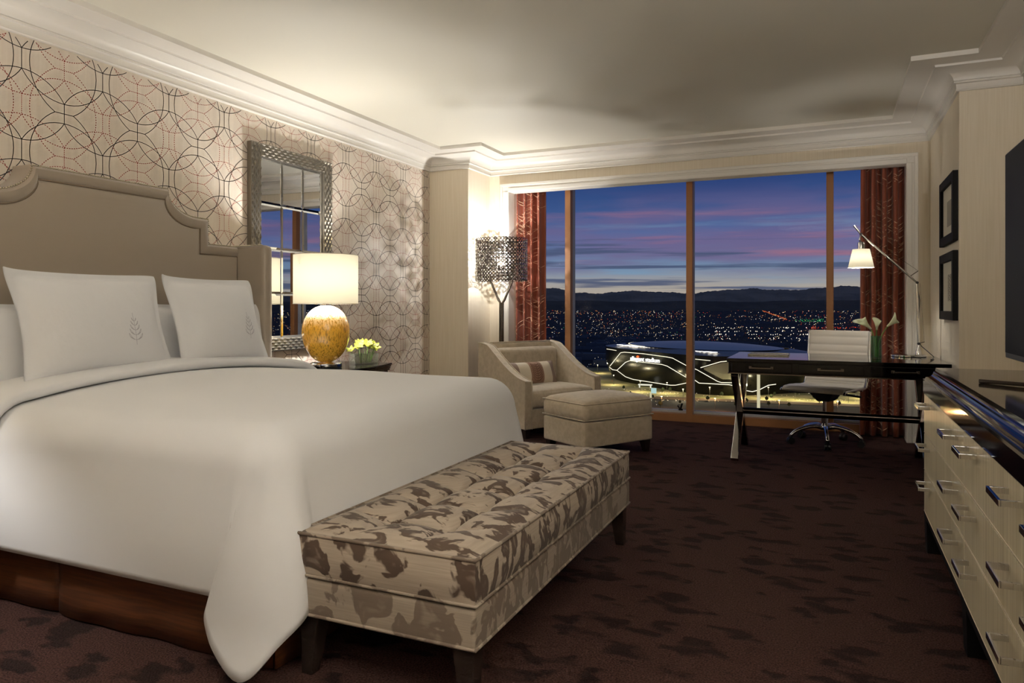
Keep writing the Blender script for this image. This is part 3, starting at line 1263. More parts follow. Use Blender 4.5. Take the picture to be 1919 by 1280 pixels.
# sides
for axis, s_ in (('x', -1), ('x', 1), ('y', -1), ('y', 1)):
    def side(a, b, axis=axis, s_=s_):
        z = 0.312
        if axis == 'x':
            top = bench_top(0.0 if s_ < 0 else 1.0, a)
        else:
            top = bench_top(a, 0.0 if s_ < 0 else 1.0)
        p = Vector(top)
        bul = 0.012 * math.sin(PI * b) * min(1.0, 12 * a, 12 * (1 - a))
        off = Vector((s_ * bul, 0, 0)) if axis == 'x' else Vector((0, s_ * bul, 0))
        p = Vector((p.x, p.y, z + (p.z - z) * (1 - b))) + off
        return p
    cu.grid(side, 141 if axis == 'x' else 61, 8)
cush = cu.build('cushion', 'ikat', bench, smooth='auto', merge=0.0006)
pt = []
for k in range(36):
    pt.append(bench_top(k / 36, 0))
for k in range(80):
    pt.append(bench_top(1, k / 80))
for k in range(36):
    pt.append(bench_top(1 - k / 36, 1))
for k in range(80):
    pt.append(bench_top(0, 1 - k / 80))
MB().tube(pt, 0.006, 6, closed=True).build('piping', 'ikat_soft', cush, smooth=True)
rect = [(-bw / 2, -bd / 2), (bw / 2, -bd / 2), (bw / 2, bd / 2), (-bw / 2, bd / 2)]


def rect_loop(w_, d_, z, n=20):
    out = []
    q = [(-w_ / 2, -d_ / 2), (w_ / 2, -d_ / 2), (w_ / 2, d_ / 2), (-w_ / 2, d_ / 2)]
    for i in range(4):
        a, b = Vector(q[i]), Vector(q[(i + 1) % 4])
        for k in range(n):
            p = a + (b - a) * (k / n)
            out.append((p.x, p.y, z))
    return out


MB().tube(rect_loop(bw + 0.006, bd + 0.006, 0.318), 0.005, 6, closed=True).build('piping', 'ikat_soft', cush, smooth=True)
bb = MB().rbox(0, 0, 0.25, bw + 0.006, bd + 0.006, 0.115, 0.012, n=6)
bbo = bb.build('base', 'ikat_soft', bench, smooth='auto')
MB().tube(rect_loop(bw + 0.004, bd + 0.004, 0.197), 0.006, 6, closed=True).build('piping', 'ikat_soft', bbo, smooth=True)
for sx_ in (-1, 1):
    for sy_ in (-1, 1):
        MB().taper(sx_ * (bw / 2 - 0.045), sy_ * (bd / 2 - 0.045), 0.0, 0.196, 0.040, 0.040, 0.070, 0.070, sx_ * 0.012, sy_ * 0.012).build('leg', 'clear_leg', bench, bevel=0.003)
for i in range(1, NBX):
    for j in range(1, NBY):
        x, y = (i / NBX - 0.5) * bw, (j / NBY - 0.5) * bd
        MB().lathe([(0.012, 0.0), (0.012, 0.004), (0.007, 0.008), (0, 0.009)], 10, (x, y, 0.424)).build('tuft_button', 'ikat_soft', cush, smooth=True)

# ------------------------------------------------------------------ armchair + ottoman
ach = thing('armchair', 'beige chenille armchair with sloping arms by the window', 'armchair', (-2.52, 6.262, 0), math.radians(60))
HWD, HD = 0.44, 0.37


def arm_top(s):
    """s 0 at front .. 1 at back"""
    if s < 0.78:
        t = s / 0.78
        return 0.505 + 0.285 * (0.18 * t + 0.82 * t * t * (1.6 - 0.6 * t))
    t = (s - 0.78) / 0.22
    return 0.79 + 0.022 * math.sin(t * PI / 2)


for sg in (-1, 1):
    def rot(p):
        return p
    prof = [(-HD, 0.085)] + [(-HD + 2 * HD * k / 24, arm_top(k / 24)) for k in range(25)] + [(HD, 0.085)]
    x0, x1 = (sg * HWD, sg * (HWD - 0.075))
    am = MB().prism(prof, 'x', min(x0, x1), max(x0, x1)).build('arm', 'velvet', ach, smooth='auto', bevel=0.010)
    for xx in (x0, x1):
        MB().tube([(xx, y, z + 0.001) for y, z in prof[:-1]], 0.0055, 6).build('piping', 'velvet', am, smooth=True)
bk = MB()


def back_fn(a, b):
    x = (a - 0.5) * (2 * HWD - 0.15)
    th = 2 * PI * b
    return (x, 0, 0)


bk.prism([(0.235, 0.30), (0.255, 0.55), (0.270, 0.795), (0.285, 0.812), (0.345, 0.812), (HD, 0.80), (HD, 0.085), (0.235, 0.085)], 'x', -(HWD - 0.074), HWD - 0.074)
bko = bk.build('back', 'velvet', ach, bevel=0.012, smooth='auto')
MB().rbox(0, 0.205, 0.585, 2 * HWD - 0.17, 0.10, 0.36, 0.045, puffs=0.02).build('back_cushion', 'velvet', ach, smooth=True)
MB().tube([(-(HWD - 0.08), 0.284, 0.813), (HWD - 0.08, 0.284, 0.813)], 0.0055, 6).build('piping', 'velvet', bko, smooth=True)
MB().box(-(HWD - 0.075), HWD - 0.075, -HD + 0.012, 0.25, 0.085, 0.255).build('seat_base', 'velvet', ach, bevel=0.008)
MB().rbox(0, -0.085, 0.335, 2 * HWD - 0.155, 0.58, 0.15, 0.04, puff=0.035, puffs=0.008).build('seat_cushion', 'velvet', ach, smooth=True)
for sx_ in (-1, 1):
    for sy_ in (-1, 1):
        MB().taper(sx_ * (HWD - 0.05), sy_ * (HD - 0.05), 0.0, 0.09, 0.035, 0.035, 0.055, 0.055).build('leg', 'dark_leg', ach)

ott = thing('ottoman', 'square beige chenille ottoman in front of the armchair', 'ottoman', (-1.715, 5.525, 0), math.radians(58))
ow, od = 0.71, 0.53
MB().rbox(0, 0, 0.188, ow - 0.01, od - 0.01, 0.19, 0.015, n=5).build('base', 'velvet', ott, smooth='auto')
oc = MB().rbox(0, 0, 0.358, ow + 0.01, od + 0.01, 0.148, 0.05, n=8, puff=0.042, puffs=0.008).build('cushion', 'velvet', ott, smooth=True)
for zz in (0.418, 0.298):
    MB().tube(rect_loop(ow - 0.004, od - 0.004, zz), 0.005, 6, closed=True).build('piping', 'velvet', oc, smooth=True)
for sx_ in (-1, 1):
    for sy_ in (-1, 1):
        MB().taper(sx_ * (ow / 2 - 0.05), sy_ * (od / 2 - 0.05), 0.0, 0.096, 0.04, 0.04, 0.066, 0.066, sx_ * 0.006, sy_ * 0.006).build('leg', 'dark_leg', ott)


# lumbar pillow
lp = thing('lumbar_pillow', 'striped cream and brown lumbar pillow with leaf embroidery on armchair', 'pillow')
lp.location = (-2.515, 6.150, 0.425)
lp.rotation_euler = (math.radians(-22), 0, math.radians(60))
lf = pillow_surface(0.54, 0.22, 0.14, 0.004, 0.0, 0.03)
bands = [(0.0, 0.17, 'mauve'), (0.17, 0.385, 'cream_silk'), (0.385, 0.665, 'brown_silk'), (0.665, 0.87, 'cream_silk'), (0.87, 1.0, 'mauve')]
for a0, a1, mt in bands:
    mbb = MB()
    for sd in (-1, 1):
        mbb.grid(lambda a, b, sd=sd: lf(a0 + (a1 - a0) * a, b, sd) + Vector((0, 0, 0.114)), 12, 20)
    mbb.build('stripe', mt, lp, smooth=True)
lv = MB()


def on_l(x, z):
    a = b = 0.5
    for _ in range(12):
        p0 = lf(a, b, -1)
        a += (x - p0.x) / 0.548
        b += (z - p0.z) / 0.228
    p0 = lf(a, b, -1)
    return (p0.x, p0.y - 0.002, p0.z + 0.114)


cxl = 0.012
ribbon(lv, [on_l(cxl, -0.085 + 0.17 * i / 10) for i in range(11)], 0.004, (0, -1, 0))
for k in range(8):
    z0 = -0.085 + k * 0.021
    for sd in (-1, 1):
        ribbon(lv, [on_l(cxl + sd * 0.055 * t, z0 + 0.034 * t ** 1.6 - 0.006 * math.sin(t * PI)) for t in [i / 8 for i in range(9)]], 0.0055, (0, -1, 0))
lv.build('leaf_embroidery', 'brown_thread', lp, recalc=False)

# ------------------------------------------------------------------ nightstand, lamp, orchids, mirror
NZ = 0.70
ns = thing('nightstand', 'dark lacquered bow front nightstand beside the bed', 'nightstand', (-3.79, 4.36, 0))


def bow(inset=0.0):
    pts = [(0.0, -0.52 + inset)]
    for k in range(17):
        t = k / 16
        y = -0.52 + inset + (1.04 - 2 * inset) * t
        pts.append((0.555 - inset + 0.085 * math.sin(PI * t), y))
    pts.append((0.0, 0.52 - inset))
    return pts


tp = MB().prism(bow(), 'z', NZ - 0.014, NZ).build('top', 'black_lacquer', ns, bevel=0.003)
for k in range(3):
    MB().prism(bow(inset=0.006 + 0.004 * k), 'z', NZ - 0.028 - 0.014 * k, NZ - 0.017 - 0.014 * k).build('edge_moulding', 'nickel_dark', ns)
MB().prism(bow(inset=0.025), 'z', 0.10, NZ - 0.056).build('body', 'black_lacquer', ns)
for k in range(3):
    z0 = 0.13 + k * 0.17
    dr = MB().prism([(p[0] + 0.012 if p[0] > 0.1 else 0.3, p[1]) for p in bow(inset=0.04)], 'z', z0, z0 + 0.155).build('drawer', 'black_lacquer', ns)
    MB().tube([(0.66, -0.07, z0 + 0.09), (0.66, 0.07, z0 + 0.09)], 0.006, 8).build('handle', 'nickel', dr)
for sx_ in (0.06, 0.46):
    for sy_ in (-0.44, 0.44):
        MB().taper(sx_, sy_, 0, 0.102, 0.035, 0.035, 0.05, 0.05).build('leg', 'black_lacquer', ns)

LX, LY = -3.42, 4.285


def table_lamp(label, x, y, power):
    tl = thing('table_lamp', label, 'lamp', (x, y, NZ))
    tl.scale = (0.95, 0.95, 0.95)
    MB().lathe([(0.118, 0.0), (0.122, 0.006), (0.122, 0.034), (0.116, 0.040), (0.06, 0.042), (0.0, 0.042)], 48).build('base', 'chrome', tl, smooth='auto')
    egg = []
    for k in range(33):
        t = k / 32 * PI
        z = 0.040 + 0.445 * (1 - math.cos(t)) / 2
        r = 0.182 * math.sin(t) ** 0.92 * (1 - 0.07 * math.cos(t))
        if k in (0, 32):
            r = 0.0
        if k == 1:
            r = max(r, 0.062)
        if k == 31:
            r = max(r, 0.03)
        egg.append((r, z))
    MB().lathe([(0.0, 0.041), (0.066, 0.0415)] + egg[2:], 56).build('glass_body', 'gold', tl, smooth=True)
    MB().lathe([(0.026, 0.48), (0.026, 0.50), (0.012, 0.505), (0.012, 0.62), (0.0, 0.62)], 20).build('neck', 'chrome', tl, smooth='auto')
    sh = MB()
    sh.lathe([(0.246, 0.497), (0.246, 0.875)], 64, cap=False)
    so = sh.build('lamp_shade', 'shade', tl, smooth=True)
    MB().tube([(0.246 * math.cos(2 * PI * k / 64), 0.246 * math.sin(2 * PI * k / 64), 0.498) for k in range(64)], 0.003, 6, closed=True).build('shade_trim', 'cream_silk', so, smooth=True)
    MB().tube([(0.246 * math.cos(2 * PI * k / 64), 0.246 * math.sin(2 * PI * k / 64), 0.874) for k in range(64)], 0.003, 6, closed=True).build('shade_trim', 'cream_silk', so, smooth=True)
    sp = MB()
    for k in range(3):
        t = 2 * PI * k / 3 + 0.3
        sp.tube([(0, 0, 0.80), (0.246 * math.cos(t), 0.246 * math.sin(t), 0.80)], 0.002, 6)
    sp.tube([(0, 0, 0.62), (0, 0, 0.81)], 0.004, 6)
    sp.build('shade_spider', 'nickel', so)
    light_point('bulb', (0.0, 0.0, 0.70), power, WARM, 0.05, tl)
    return tl


table_lamp('table lamp with amber glass egg base and white drum shade beside the mirror', LX, LY, 84)

# orchids in low glass vase
vx, vy = -3.35, 4.655
gv = thing('glass_vase', 'low rectangular clear glass vase on the nightstand', 'vase', (vx, vy, NZ), math.radians(66))
vm = MB()
vw, vd, vh = 0.205, 0.10, 0.088
vm.box(-vw / 2, vw / 2, -vd / 2, -vd / 2 + 0.006, 0, vh)
vm.box(-vw / 2, vw / 2, vd / 2 - 0.006, vd / 2, 0, vh)
vm.box(-vw / 2, -vw / 2 + 0.006, -vd / 2 + 0.006, vd / 2 - 0.006, 0, vh)
vm.box(vw / 2 - 0.006, vw / 2, -vd / 2 + 0.006, vd / 2 - 0.006, 0, vh)
vm.box(-vw / 2 + 0.006, vw / 2 - 0.006, -vd / 2 + 0.006, vd / 2 - 0.006, 0, 0.010)
vm.build('vessel', 'thin_glass', gv)


def petal(mb, base, d, up, ln, wd, curl):
    d, up = Vector(d).normalized(), Vector(up).normalized()
    s_ = d.cross(up).normalized()
    vs, fs = [], []
    n = 6
    for i in range(n + 1):
        t = i / n
        w_ = wd * math.sin(PI * min(0.98, 0.08 + 0.9 * t)) ** 0.8
        c_ = Vector(base) + d * (ln * t) + up * (curl * t * t)
        vs += [c_ - s_ * w_ / 2 + up * 0.002, c_ - up * 0.002 * math.sin(t * PI), c_ + s_ * w_ / 2 + up * 0.002]
    for i in range(n):
        for k in (0, 1):
            fs.append((3 * i + k, 3 * i + k + 1, 3 * i + k + 4, 3 * i + k + 3))
    mb.add(vs, fs)


rnd = random.Random(11)
blooms = []
for k in range(15):
    a = rnd.random() * 2 * PI
    e = Vector((rnd.uniform(-0.115, 0.115), rnd.uniform(-0.05, 0.05), 0))
    z = 0.095 + 0.09 * (1 - (e.x / 0.14) ** 2) * rnd.uniform(0.55, 1.0)
    mz = Matrix.Rotation(math.radians(66), 3, 'Z')
    wp = mz @ e
    fb = thing('orchid_bloom', 'lime green orchid bloom in the low glass vase', 'flower', (vx + wp.x, vy + wp.y, NZ + z), 0, 'orchid blooms in the glass vase')
    nrm = Vector((e.x * 3 + 0.5, -0.55 + e.y * 3, 0.75)).normalized()
    nrm = Vector((nrm.x, nrm.y, nrm.z))
    s1 = nrm.orthogonal().normalized()
    s2 = nrm.cross(s1)
    for q in range(5):
        t = 2 * PI * q / 5 + a
        d = s1 * math.cos(t) + s2 * math.sin(t)
        pm = MB()
        petal(pm, (0, 0, 0), d + nrm * 0.25, nrm, 0.042, 0.024, 0.006)
        pm.build('petal', 'petal_yellow', fb, smooth=True, recalc=False)
    lm = MB()
    petal(lm, nrm * 0.004, nrm + s1 * 0.3, s2, 0.016, 0.014, 0.006)
    lm.build('lip', 'petal_white', fb, smooth=True, recalc=False)
    st = MB()
    lo = mz.inverted() @ Vector((0, 0, 0))
    foot = mz @ Vector((-e.x * 0.45, -e.y * 0.5, 0.0))
    st.tube([(0, 0, 0), (foot.x * 0.5, foot.y * 0.5, -z * 0.5), (foot.x, foot.y, -z + 0.014)], 0.0022, 5)
    st.build('stem', 'stem', fb, smooth=True)

# wall mirror
MY0, MY1, MZ0, MZ1 = 3.90, 4.80, 0.82, 2.335
mr = thing('wall_mirror', 'tall wall mirror in a carved silver frame above the nightstand', 'mirror', (XL, (MY0 + MY1) / 2, MZ0))
fw_ = 0.098
hh = MZ1 - MZ0
hw = (MY1 - MY0) / 2
for nm, y0, y1, z0, z1 in (('a', -hw, -hw + fw_, 0, hh), ('b', hw - fw_, hw, 0, hh), ('c', -hw + fw_, hw - fw_, 0, fw_), ('d', -hw + fw_, hw - fw_, hh - fw_, hh)):
    rail = MB().box(0.0, 0.042, y0, y1, z0, z1).build('frame_rail', 'silver', mr, bevel=0.004)
    # carved lozenges, staggered in five rows
    cv = MB()
    vert = (z1 - z0) > (y1 - y0)
    Ln = (z1 - z0) if vert else (y1 - y0)
    step = 0.062
    for rI in range(5):
        off = (rI % 2) * step / 2
        k = 0
        while off + k * step < Ln - 0.012:
            s0 = off + k * step
            s1 = min(Ln, s0 + step * 0.94)
            c_ = (rI + 0.5) / 5 * fw_
            k += 1
            if vert:
                A, B = (0.044, y0 + c_, z0 + s0), (0.044, y0 + c_, z0 + s1)
            else:
                A, B = (0.044, y0 + s0, z0 + c_), (0.044, y0 + s1, z0 + c_)
            A, B = Vector(A), Vector(B)
            mdl = (A + B) / 2 + Vector((0.011, 0, 0))
            wv = Vector((0, fw_ / 11.5, 0)) if vert else Vector((0, 0, fw_ / 11.5))
            m1, m2 = (A + B) / 2 - wv, (A + B) / 2 + wv
            m1.x = m2.x = 0.040
            A.x = B.x = 0.040
            cv.add([A, m1, B, m2, mdl], [(0, 1, 4), (1, 2, 4), (2, 3, 4), (3, 0, 4)])
    cv_o = cv.build('carving', 'silver', rail)
    cv_o['kind'] = 'stuff'
MB().box(0.0, 0.012, -hw + fw_ - 0.01, hw - fw_ + 0.01, fw_ - 0.01, hh - fw_ + 0.01).build('backing', 'black_matte', mr)
pw, ph = (2 * hw - 2 * fw_) / 3, (hh - 2 * fw_) / 4
for i in range(3):
    for j in range(4):
        y0, z0 = -hw + fw_ + pw * i + 0.001, fw_ + ph * j + 0.001
        y1, z1 = y0 + pw - 0.002, z0 + ph - 0.002
        bv = 0.014
        pm = MB()
        tl_, tr_ = random.uniform(-0.0008, 0.0008), random.uniform(-0.0008, 0.0008)
        vs = [(0.013, y0, z0), (0.013, y1, z0), (0.013, y1, z1), (0.013, y0, z1),
              (0.018, y0 + bv, z0 + bv), (0.018 + tl_, y1 - bv, z0 + bv), (0.018 + tl_ + tr_, y1 - bv, z1 - bv), (0.018 + tr_, y0 + bv, z1 - bv)]
        pm.add(vs, [(0, 1, 5, 4), (1, 2, 6, 5), (2, 3, 7, 6), (3, 0, 4, 7), (4, 5, 6, 7), (3, 2, 1, 0)])
        pm.build('pane', 'mirror', mr)

# ------------------------------------------------------------------ floor lamp
fx_, fy_ = -3.04, 6.55
fl = thing('floor_lamp', 'floor lamp with chrome ring perforated drum shade behind the armchair', 'lamp', (fx_, fy_, 0))
MB().lathe([(0.135, 0), (0.14, 0.006), (0.14, 0.018), (0.05, 0.026), (0.0, 0.026)], 40).build('base', 'nickel', fl, smooth='auto')
aw = RT   # arms spread across the view as in the photo: a world direction
pm = MB()
for sd in (-1, 1):
    d = aw * (0.012 * sd)
    d2 = aw * (0.105 * sd)
    pm.tube([(d.x, d.y, 0.02), (d.x, d.y, 1.19), (d.x + d2.x * 0.15, d.y + d2.y * 0.15, 1.215), (d2.x, d2.y, 1.40), (d2.x * 1.02, d2.y * 1.02, 1.46)], 0.0125, 8)
pm.build('pole', 'nickel', fl, smooth=True)
rg = MB()
RS, rows, ncol = 0.262, 12, 46
step = 2 * PI * RS / ncol
rr_ = step / 2 * 1.02
for j in range(rows):
    for i in range(ncol):
        th = 2 * PI * i / ncol
        z = 1.405 + rr_ + j * step * 1.0
        small = random.random() < 0.16
        ri = rr_ * (0.44 if not small else 0.66)
        if random.random() < 0.3:
            ri = rr_ * 0.20
        ctr = Vector((RS * math.cos(th), RS * math.sin(th), z))
        tx = Vector((-math.sin(th), math.cos(th), 0))
        nr = Vector((math.cos(th), math.sin(th), 0))
        vs, fs = [], []
        K = 10
        for k in range(K):
            t = 2 * PI * k / K
            e = tx * math.cos(t) + Vector((0, 0, math.sin(t)))
            vs += [ctr + e * rr_, ctr + e * ri + nr * 0.0015]
        for k in range(K):
            k2 = (k + 1) % K
            fs.append((2 * k, 2 * k2, 2 * k2 + 1, 2 * k + 1))
        rg.add(vs, fs)
rgo = rg.build('ring_shade', 'ring_metal', fl, recalc=False)
rgo['kind'] = 'stuff'
rgo['label'] = 'drum shade made of linked chrome rings'
spd = MB()
for k in range(3):
    t = 2 * PI * k / 3 + 0.5
    spd.tube([(0, 0, 1.47), (RS * math.cos(t), RS * math.sin(t), 1.47)], 0.003, 6)
spd.tube([(-aw.x * 0.108, -aw.y * 0.108, 1.46), (aw.x * 0.108, aw.y * 0.108, 1.46)], 0.006, 6)
spd.build('shade_support', 'nickel', fl)
bulbm = emitter('lamp_bulb_glow', (255, 240, 215), 3.0)
MB().lathe([(0.0, 0.0), (0.012, 0.0), (0.016, 0.03), (0.030, 0.06), (0.030, 0.08), (0.018, 0.105), (0.0, 0.11)], 16, (0, 0, 1.54)).build('bulb_glass', bulbm, fl, smooth=True)
light_point('bulb', (0.0, 0.0, 1.66), 54, WARM, 0.016, fl)

# ------------------------------------------------------------------ desk
dk = thing('desk', 'black lacquer writing desk with three drawers and crossed metal legs', 'desk', (0.0, 5.95, 0))
dx0, dx1, dy0, dy1 = -0.722, 0.726, -0.40, 0.43
MB().box(dx0, dx1, dy0, dy1, 0.742, 0.767).build('desk_top', 'black_lacquer', dk, bevel=0.002)
MB().box(dx0 + 0.012, dx1 - 0.04, dy0 + 0.012, dy1 - 0.012, 0.660, 0.742).build('apron', 'black_lacquer', dk, bevel=0.002)
MB().box(dx0 + 0.008, dx1 - 0.04, dy0 + 0.006, dy1 - 0.006, 0.652, 0.660).build('metal_edge', 'nickel', dk)
dw = (dx1 - 0.04 - dx0 - 0.012) / 3
for k in range(3):
    a = dx0 + 0.012 + dw * k
    dr = MB().box(a + 0.022, a + dw - 0.022, dy0 + 0.004, dy0 + 0.014, 0.668, 0.736).build('drawer', 'black_lacquer', dk, bevel=0.003)
    cxh = a + dw / 2 - (0.0 if k else 0.0)
    hm = MB()
    for sd in (-1, 1):
        hm.box(cxh + sd * 0.075 - 0.010, cxh + sd * 0.075 + 0.010, dy0 - 0.004, dy0 + 0.006, 0.693, 0.713)
        hm.box(cxh + sd * 0.070 - 0.005, cxh + sd * 0.070 + 0.005, dy0 - 0.022, dy0 - 0.002, 0.697, 0.707)
    hm.box(cxh - 0.075, cxh + 0.075, dy0 - 0.026, dy0 - 0.018, 0.695, 0.706)
    hm.build('handle', 'nickel', dr, bevel=0.0015)
for xx in (-0.668, 0.60):
    lg = MB()
    lg.bar((xx, dy0 + 0.03, 0.0), (xx, dy1 - 0.07, 0.655), 0.056, 0.055, (1, 0, 0))
    lgo = lg.build('leg', 'chrome', dk, bevel=0.003)
    lg = MB()
    lg.bar((xx, dy1 - 0.09, 0.0), (xx, dy0 + 0.03, 0.655), 0.056, 0.052, (1, 0, 0))
    lg.build('leg', 'nickel_dark', dk, bevel=0.003)
MB().tube([(-0.70, 0.0, 0.328), (0.63, 0.0, 0.328)], 0.026, 16).build('stretcher', 'nickel_dark', dk, smooth='auto')
# desk things
ty = MB().box(-0.15, 0.15, -0.105, 0.105, 0, 0.006)
ty.box(-0.15, 0.15, -0.105, -0.100, 0.006, 0.012).box(-0.15, 0.15, 0.100, 0.105, 0.006, 0.012)
ty.box(-0.15, -0.145, -0.105, 0.105, 0.006, 0.012).box(0.145, 0.15, -0.105, 0.105, 0.006, 0.012)
to = ty.build('desk_tray', 'silver_tray', bevel=0.001)
to.location = (-0.46, 6.04, 0.7672)
tag(to, 'flat silver tray on the left end of the black desk', 'tray')

gvz = thing('green_vase', 'ribbed green glass vase holding calla lilies on the desk', 'vase', (0.292, 5.875, 0.767))
prof = [(0.0, 0.0), (0.033, 0.0), (0.034, 0.004)]
for k in range(18):
    prof.append((0.0335 + 0.0012 * (k % 2), 0.008 + k * 0.009))
prof += [(0.034, 0.170), (0.031, 0.170), (0.031, 0.012), (0.0, 0.012)]
MB().lathe(prof, 28).build('vessel', 'green_glass', gvz, smooth=True)


def calla(label, top, lean, rz, size=1.0):
    e = thing('calla_lily', label, 'flower', (0.292, 5.875, 0.785))
    tx, tz = top
    pts = [(tx * 0.12, 0, 0.0), (tx * 0.22, 0, 0.10), (tx * 0.55, 0, 0.18), (tx, 0, tz)]
    MB().tube([catmull(pts, i / 12) for i in range(13)], 0.0042, 8).build('stem', 'stem', e, smooth=True)
    sp_ = MB()
    dirv = (Vector((tx, 0, tz)) - Vector((tx * 0.55, 0, 0.18))).normalized()
    dirv = (dirv + Vector((lean, -0.15, 0))).normalized()
    a = dirv.orthogonal().normalized()
    a = Vector((math.cos(rz), -0.6, math.sin(rz))).cross(dirv).normalized()
    b = dirv.cross(a)

    def fn(s, t):
        th = -PI * 1.06 + 2 * PI * 1.06 * s
        r = (0.006 + 0.026 * t ** 1.7) * size
        lip = max(0.0, math.cos(th)) ** 1.4
        h = (0.078 * t + 0.032 * lip * t ** 2) * size
        flare = 0.012 * lip * t ** 5 * size
        return Vector((tx, 0, tz)) + dirv * (h - 0.02) + (a * math.cos(th) + b * math.sin(th)) * (r + flare)
    sp_.grid(fn, 25, 10)
    sp_.build('spathe', 'petal_white', e, smooth=True, solid=0.0012)
    MB().tube([Vector((tx, 0, tz)) + dirv * (0.01 + 0.045 * size * k / 5) for k in range(6)], [0.004, 0.004, 0.0038, 0.0034, 0.0028, 0.001], 7).build('spadix', 'petal_yellow', e, smooth=True)
    return e


calla('white calla lily leaning left in the green vase', (-0.047, 0.215), -0.35, 2.6, 1.15)
calla('white calla lily standing upright in the middle of the green vase', (0.004, 0.215), 0.0, 0.3, 0.9)
calla('white calla lily leaning right in the green vase', (0.085, 0.235), 0.3, 0.6, 1.0)

# desk lamp
LYD = 6.285
dl = thing('desk_lamp', 'chrome articulated desk lamp with small ivory shade on the desk', 'lamp', (0.535, LYD, 0.767))


def dp(x, z, y=0.0):
    return (x - 0.535, y, z - 0.767)


MB().lathe([(0.0, 0.0), (0.118, 0.0), (0.122, 0.004), (0.122, 0.014), (0.117, 0.018), (0.05, 0.020), (0.0, 0.020)], 48).build('base', 'chrome', dl, smooth='auto')
MB().lathe([(0.022, 0.018), (0.018, 0.05), (0.010, 0.062), (0.010, 0.11), (0.0, 0.112)], 16, dp(0.602, 0.767)).build('post', 'chrome', dl, smooth='auto')
MB().tube([dp(0.602, 0.86), dp(0.592, 1.335)], 0.0095, 12).build('lower_arm', 'chrome', dl, smooth='auto')
ua = MB()
ua.tube([dp(0.592, 1.335, -0.008), dp(0.204, 1.722, -0.008)], 0.0075, 10)
ua.tube([dp(0.592, 1.335, 0.010), dp(0.204, 1.722, 0.010)], 0.0075, 10)
ua.build('upper_arm', 'chrome', dl, smooth='auto')
MB().tube([dp(0.204, 1.722), dp(0.157, 1.792)], [0.005, 0.010], 10).build('counter_handle', 'chrome', dl, smooth='auto')
jt = MB()
for (x, z) in ((0.592, 1.335), (0.204, 1.722), (0.602, 0.868)):
    jt.tube([dp(x, z, -0.02), dp(x, z, 0.02)], 0.010, 10)
jt.build('joint', 'black_plastic', dl)
jw = MB()
jw.tube([dp(0.545, 1.385), dp(0.600, 1.425)], 0.003, 6)
jw.tube([dp(0.600, 1.425), dp(0.210, 1.735)], 0.0012, 5)
jw.tube([dp(0.612, 1.33), dp(0.640, 0.88)], 0.0012, 5)
jw.tube([dp(0.602, 0.868), dp(0.642, 0.882)], 0.003, 6)
jw.build('tension_wire', 'nickel', dl)
SXD = 0.206
MB().tube([dp(0.204, 1.718), dp(SXD - 0.012, 1.68), dp(SXD, 1.66)], 0.006, 8).build('swivel', 'chrome', dl, smooth=True)
MB().lathe([(0.0, 0.06), (0.022, 0.058), (0.026, 0.045), (0.026, 0.0), (0.0, 0.0)], 20, dp(SXD, 1.602)).build('socket', 'chrome', dl, smooth='auto')
ds = MB().lathe([(0.094, 0.0), (0.062, 0.145)], 40, dp(SXD, 1.458), cap=False).build('lamp_shade', 'shade', dl, smooth=True)
light_point('bulb', dp(SXD, 1.53), 9.0, WARM, 0.02, dl)
MB().tube([dp(*p) for p in ((0.592, 1.335, 0.012), (0.612, 1.2, 0.02), (0.600, 0.90, 0.016), (0.62, 0.85, 0.0), (0.655, 0.815, -0.05), (0.690, 0.777, -0.12), (0.66, 0.772, -0.32), (0.64, 0.772, -0.40))], 0.0032, 6).build('power_cord', 'black_plastic', dl, smooth=True)

# ------------------------------------------------------------------ office chair
oc_ = thing('office_chair', 'white ribbed leather swivel chair with chrome star base behind the desk', 'chair', (-0.06, 6.565, 0), math.radians(-22))
# local: faces -y
SW = 0.25
ribs = []


def shell(prof, wd, name, nrib, thick=0.024):
    """prof list of (y,z) centreline; ribs across"""
    def fn(a, b):
        p = catmull(prof, a)
        q = catmull(prof, min(1, a + 0.01))
        q0 = catmull(prof, max(0, a - 0.01))
        d = Vector((0, q[0] - q0[0], q[1] - q0[1])).normalized()
        nn = Vector((0, -d.z, d.y))
        th = 2 * PI * b
        rib = 0.55 + 0.45 * abs(math.sin(PI * nrib * a)) ** 0.5
        cs, sn = math.cos(th), math.sin(th)
        x = wd * (abs(cs) ** 0.25) * (1 if cs > 0 else -1)
        t = thick / 2 * (abs(sn) ** 0.5) * (1 if sn > 0 else -1) * rib
        return Vector((x, p[0], p[1])) + nn * t
    n = nrib * 8
    mb = MB()
    mb.grid(lambda a, b: fn(a, b), n + 1, 29)
    k = len(mb.v)
    return mb.build(name, 'white_leather', oc_, smooth=True, merge=0.0003)


shell([(-0.255, 0.455), (-0.225, 0.482), (-0.10, 0.487), (0.08, 0.478), (0.175, 0.482), (0.205, 0.51)], SW, 'seat', 7)
shell([(0.205, 0.51), (0.235, 0.58), (0.258, 0.70), (0.280, 0.82), (0.298, 0.945)], SW, 'backrest', 8)
for sd in (-1, 1):
    MB().tube([catmull([(sd * 0.258, -0.255, 0.452), (sd * 0.258, -0.22, 0.470), (sd * 0.258, 0.0, 0.472), (sd * 0.258, 0.17, 0.470), (sd * 0.258, 0.215, 0.50), (sd * 0.258, 0.245, 0.58), (sd * 0.258, 0.27, 0.70), (sd * 0.258, 0.303, 0.945)], i / 40) for i in range(41)], 0.010, 8).build('side_frame', 'chrome', oc_, smooth=True)
MB().box(-0.25, 0.25, 0.0, 0.03, 0.448, 0.462).box(-0.25, 0.25, 0.14, 0.165, 0.448, 0.462).build('cross_bar', 'chrome', oc_, bevel=0.003)
me_ = MB()
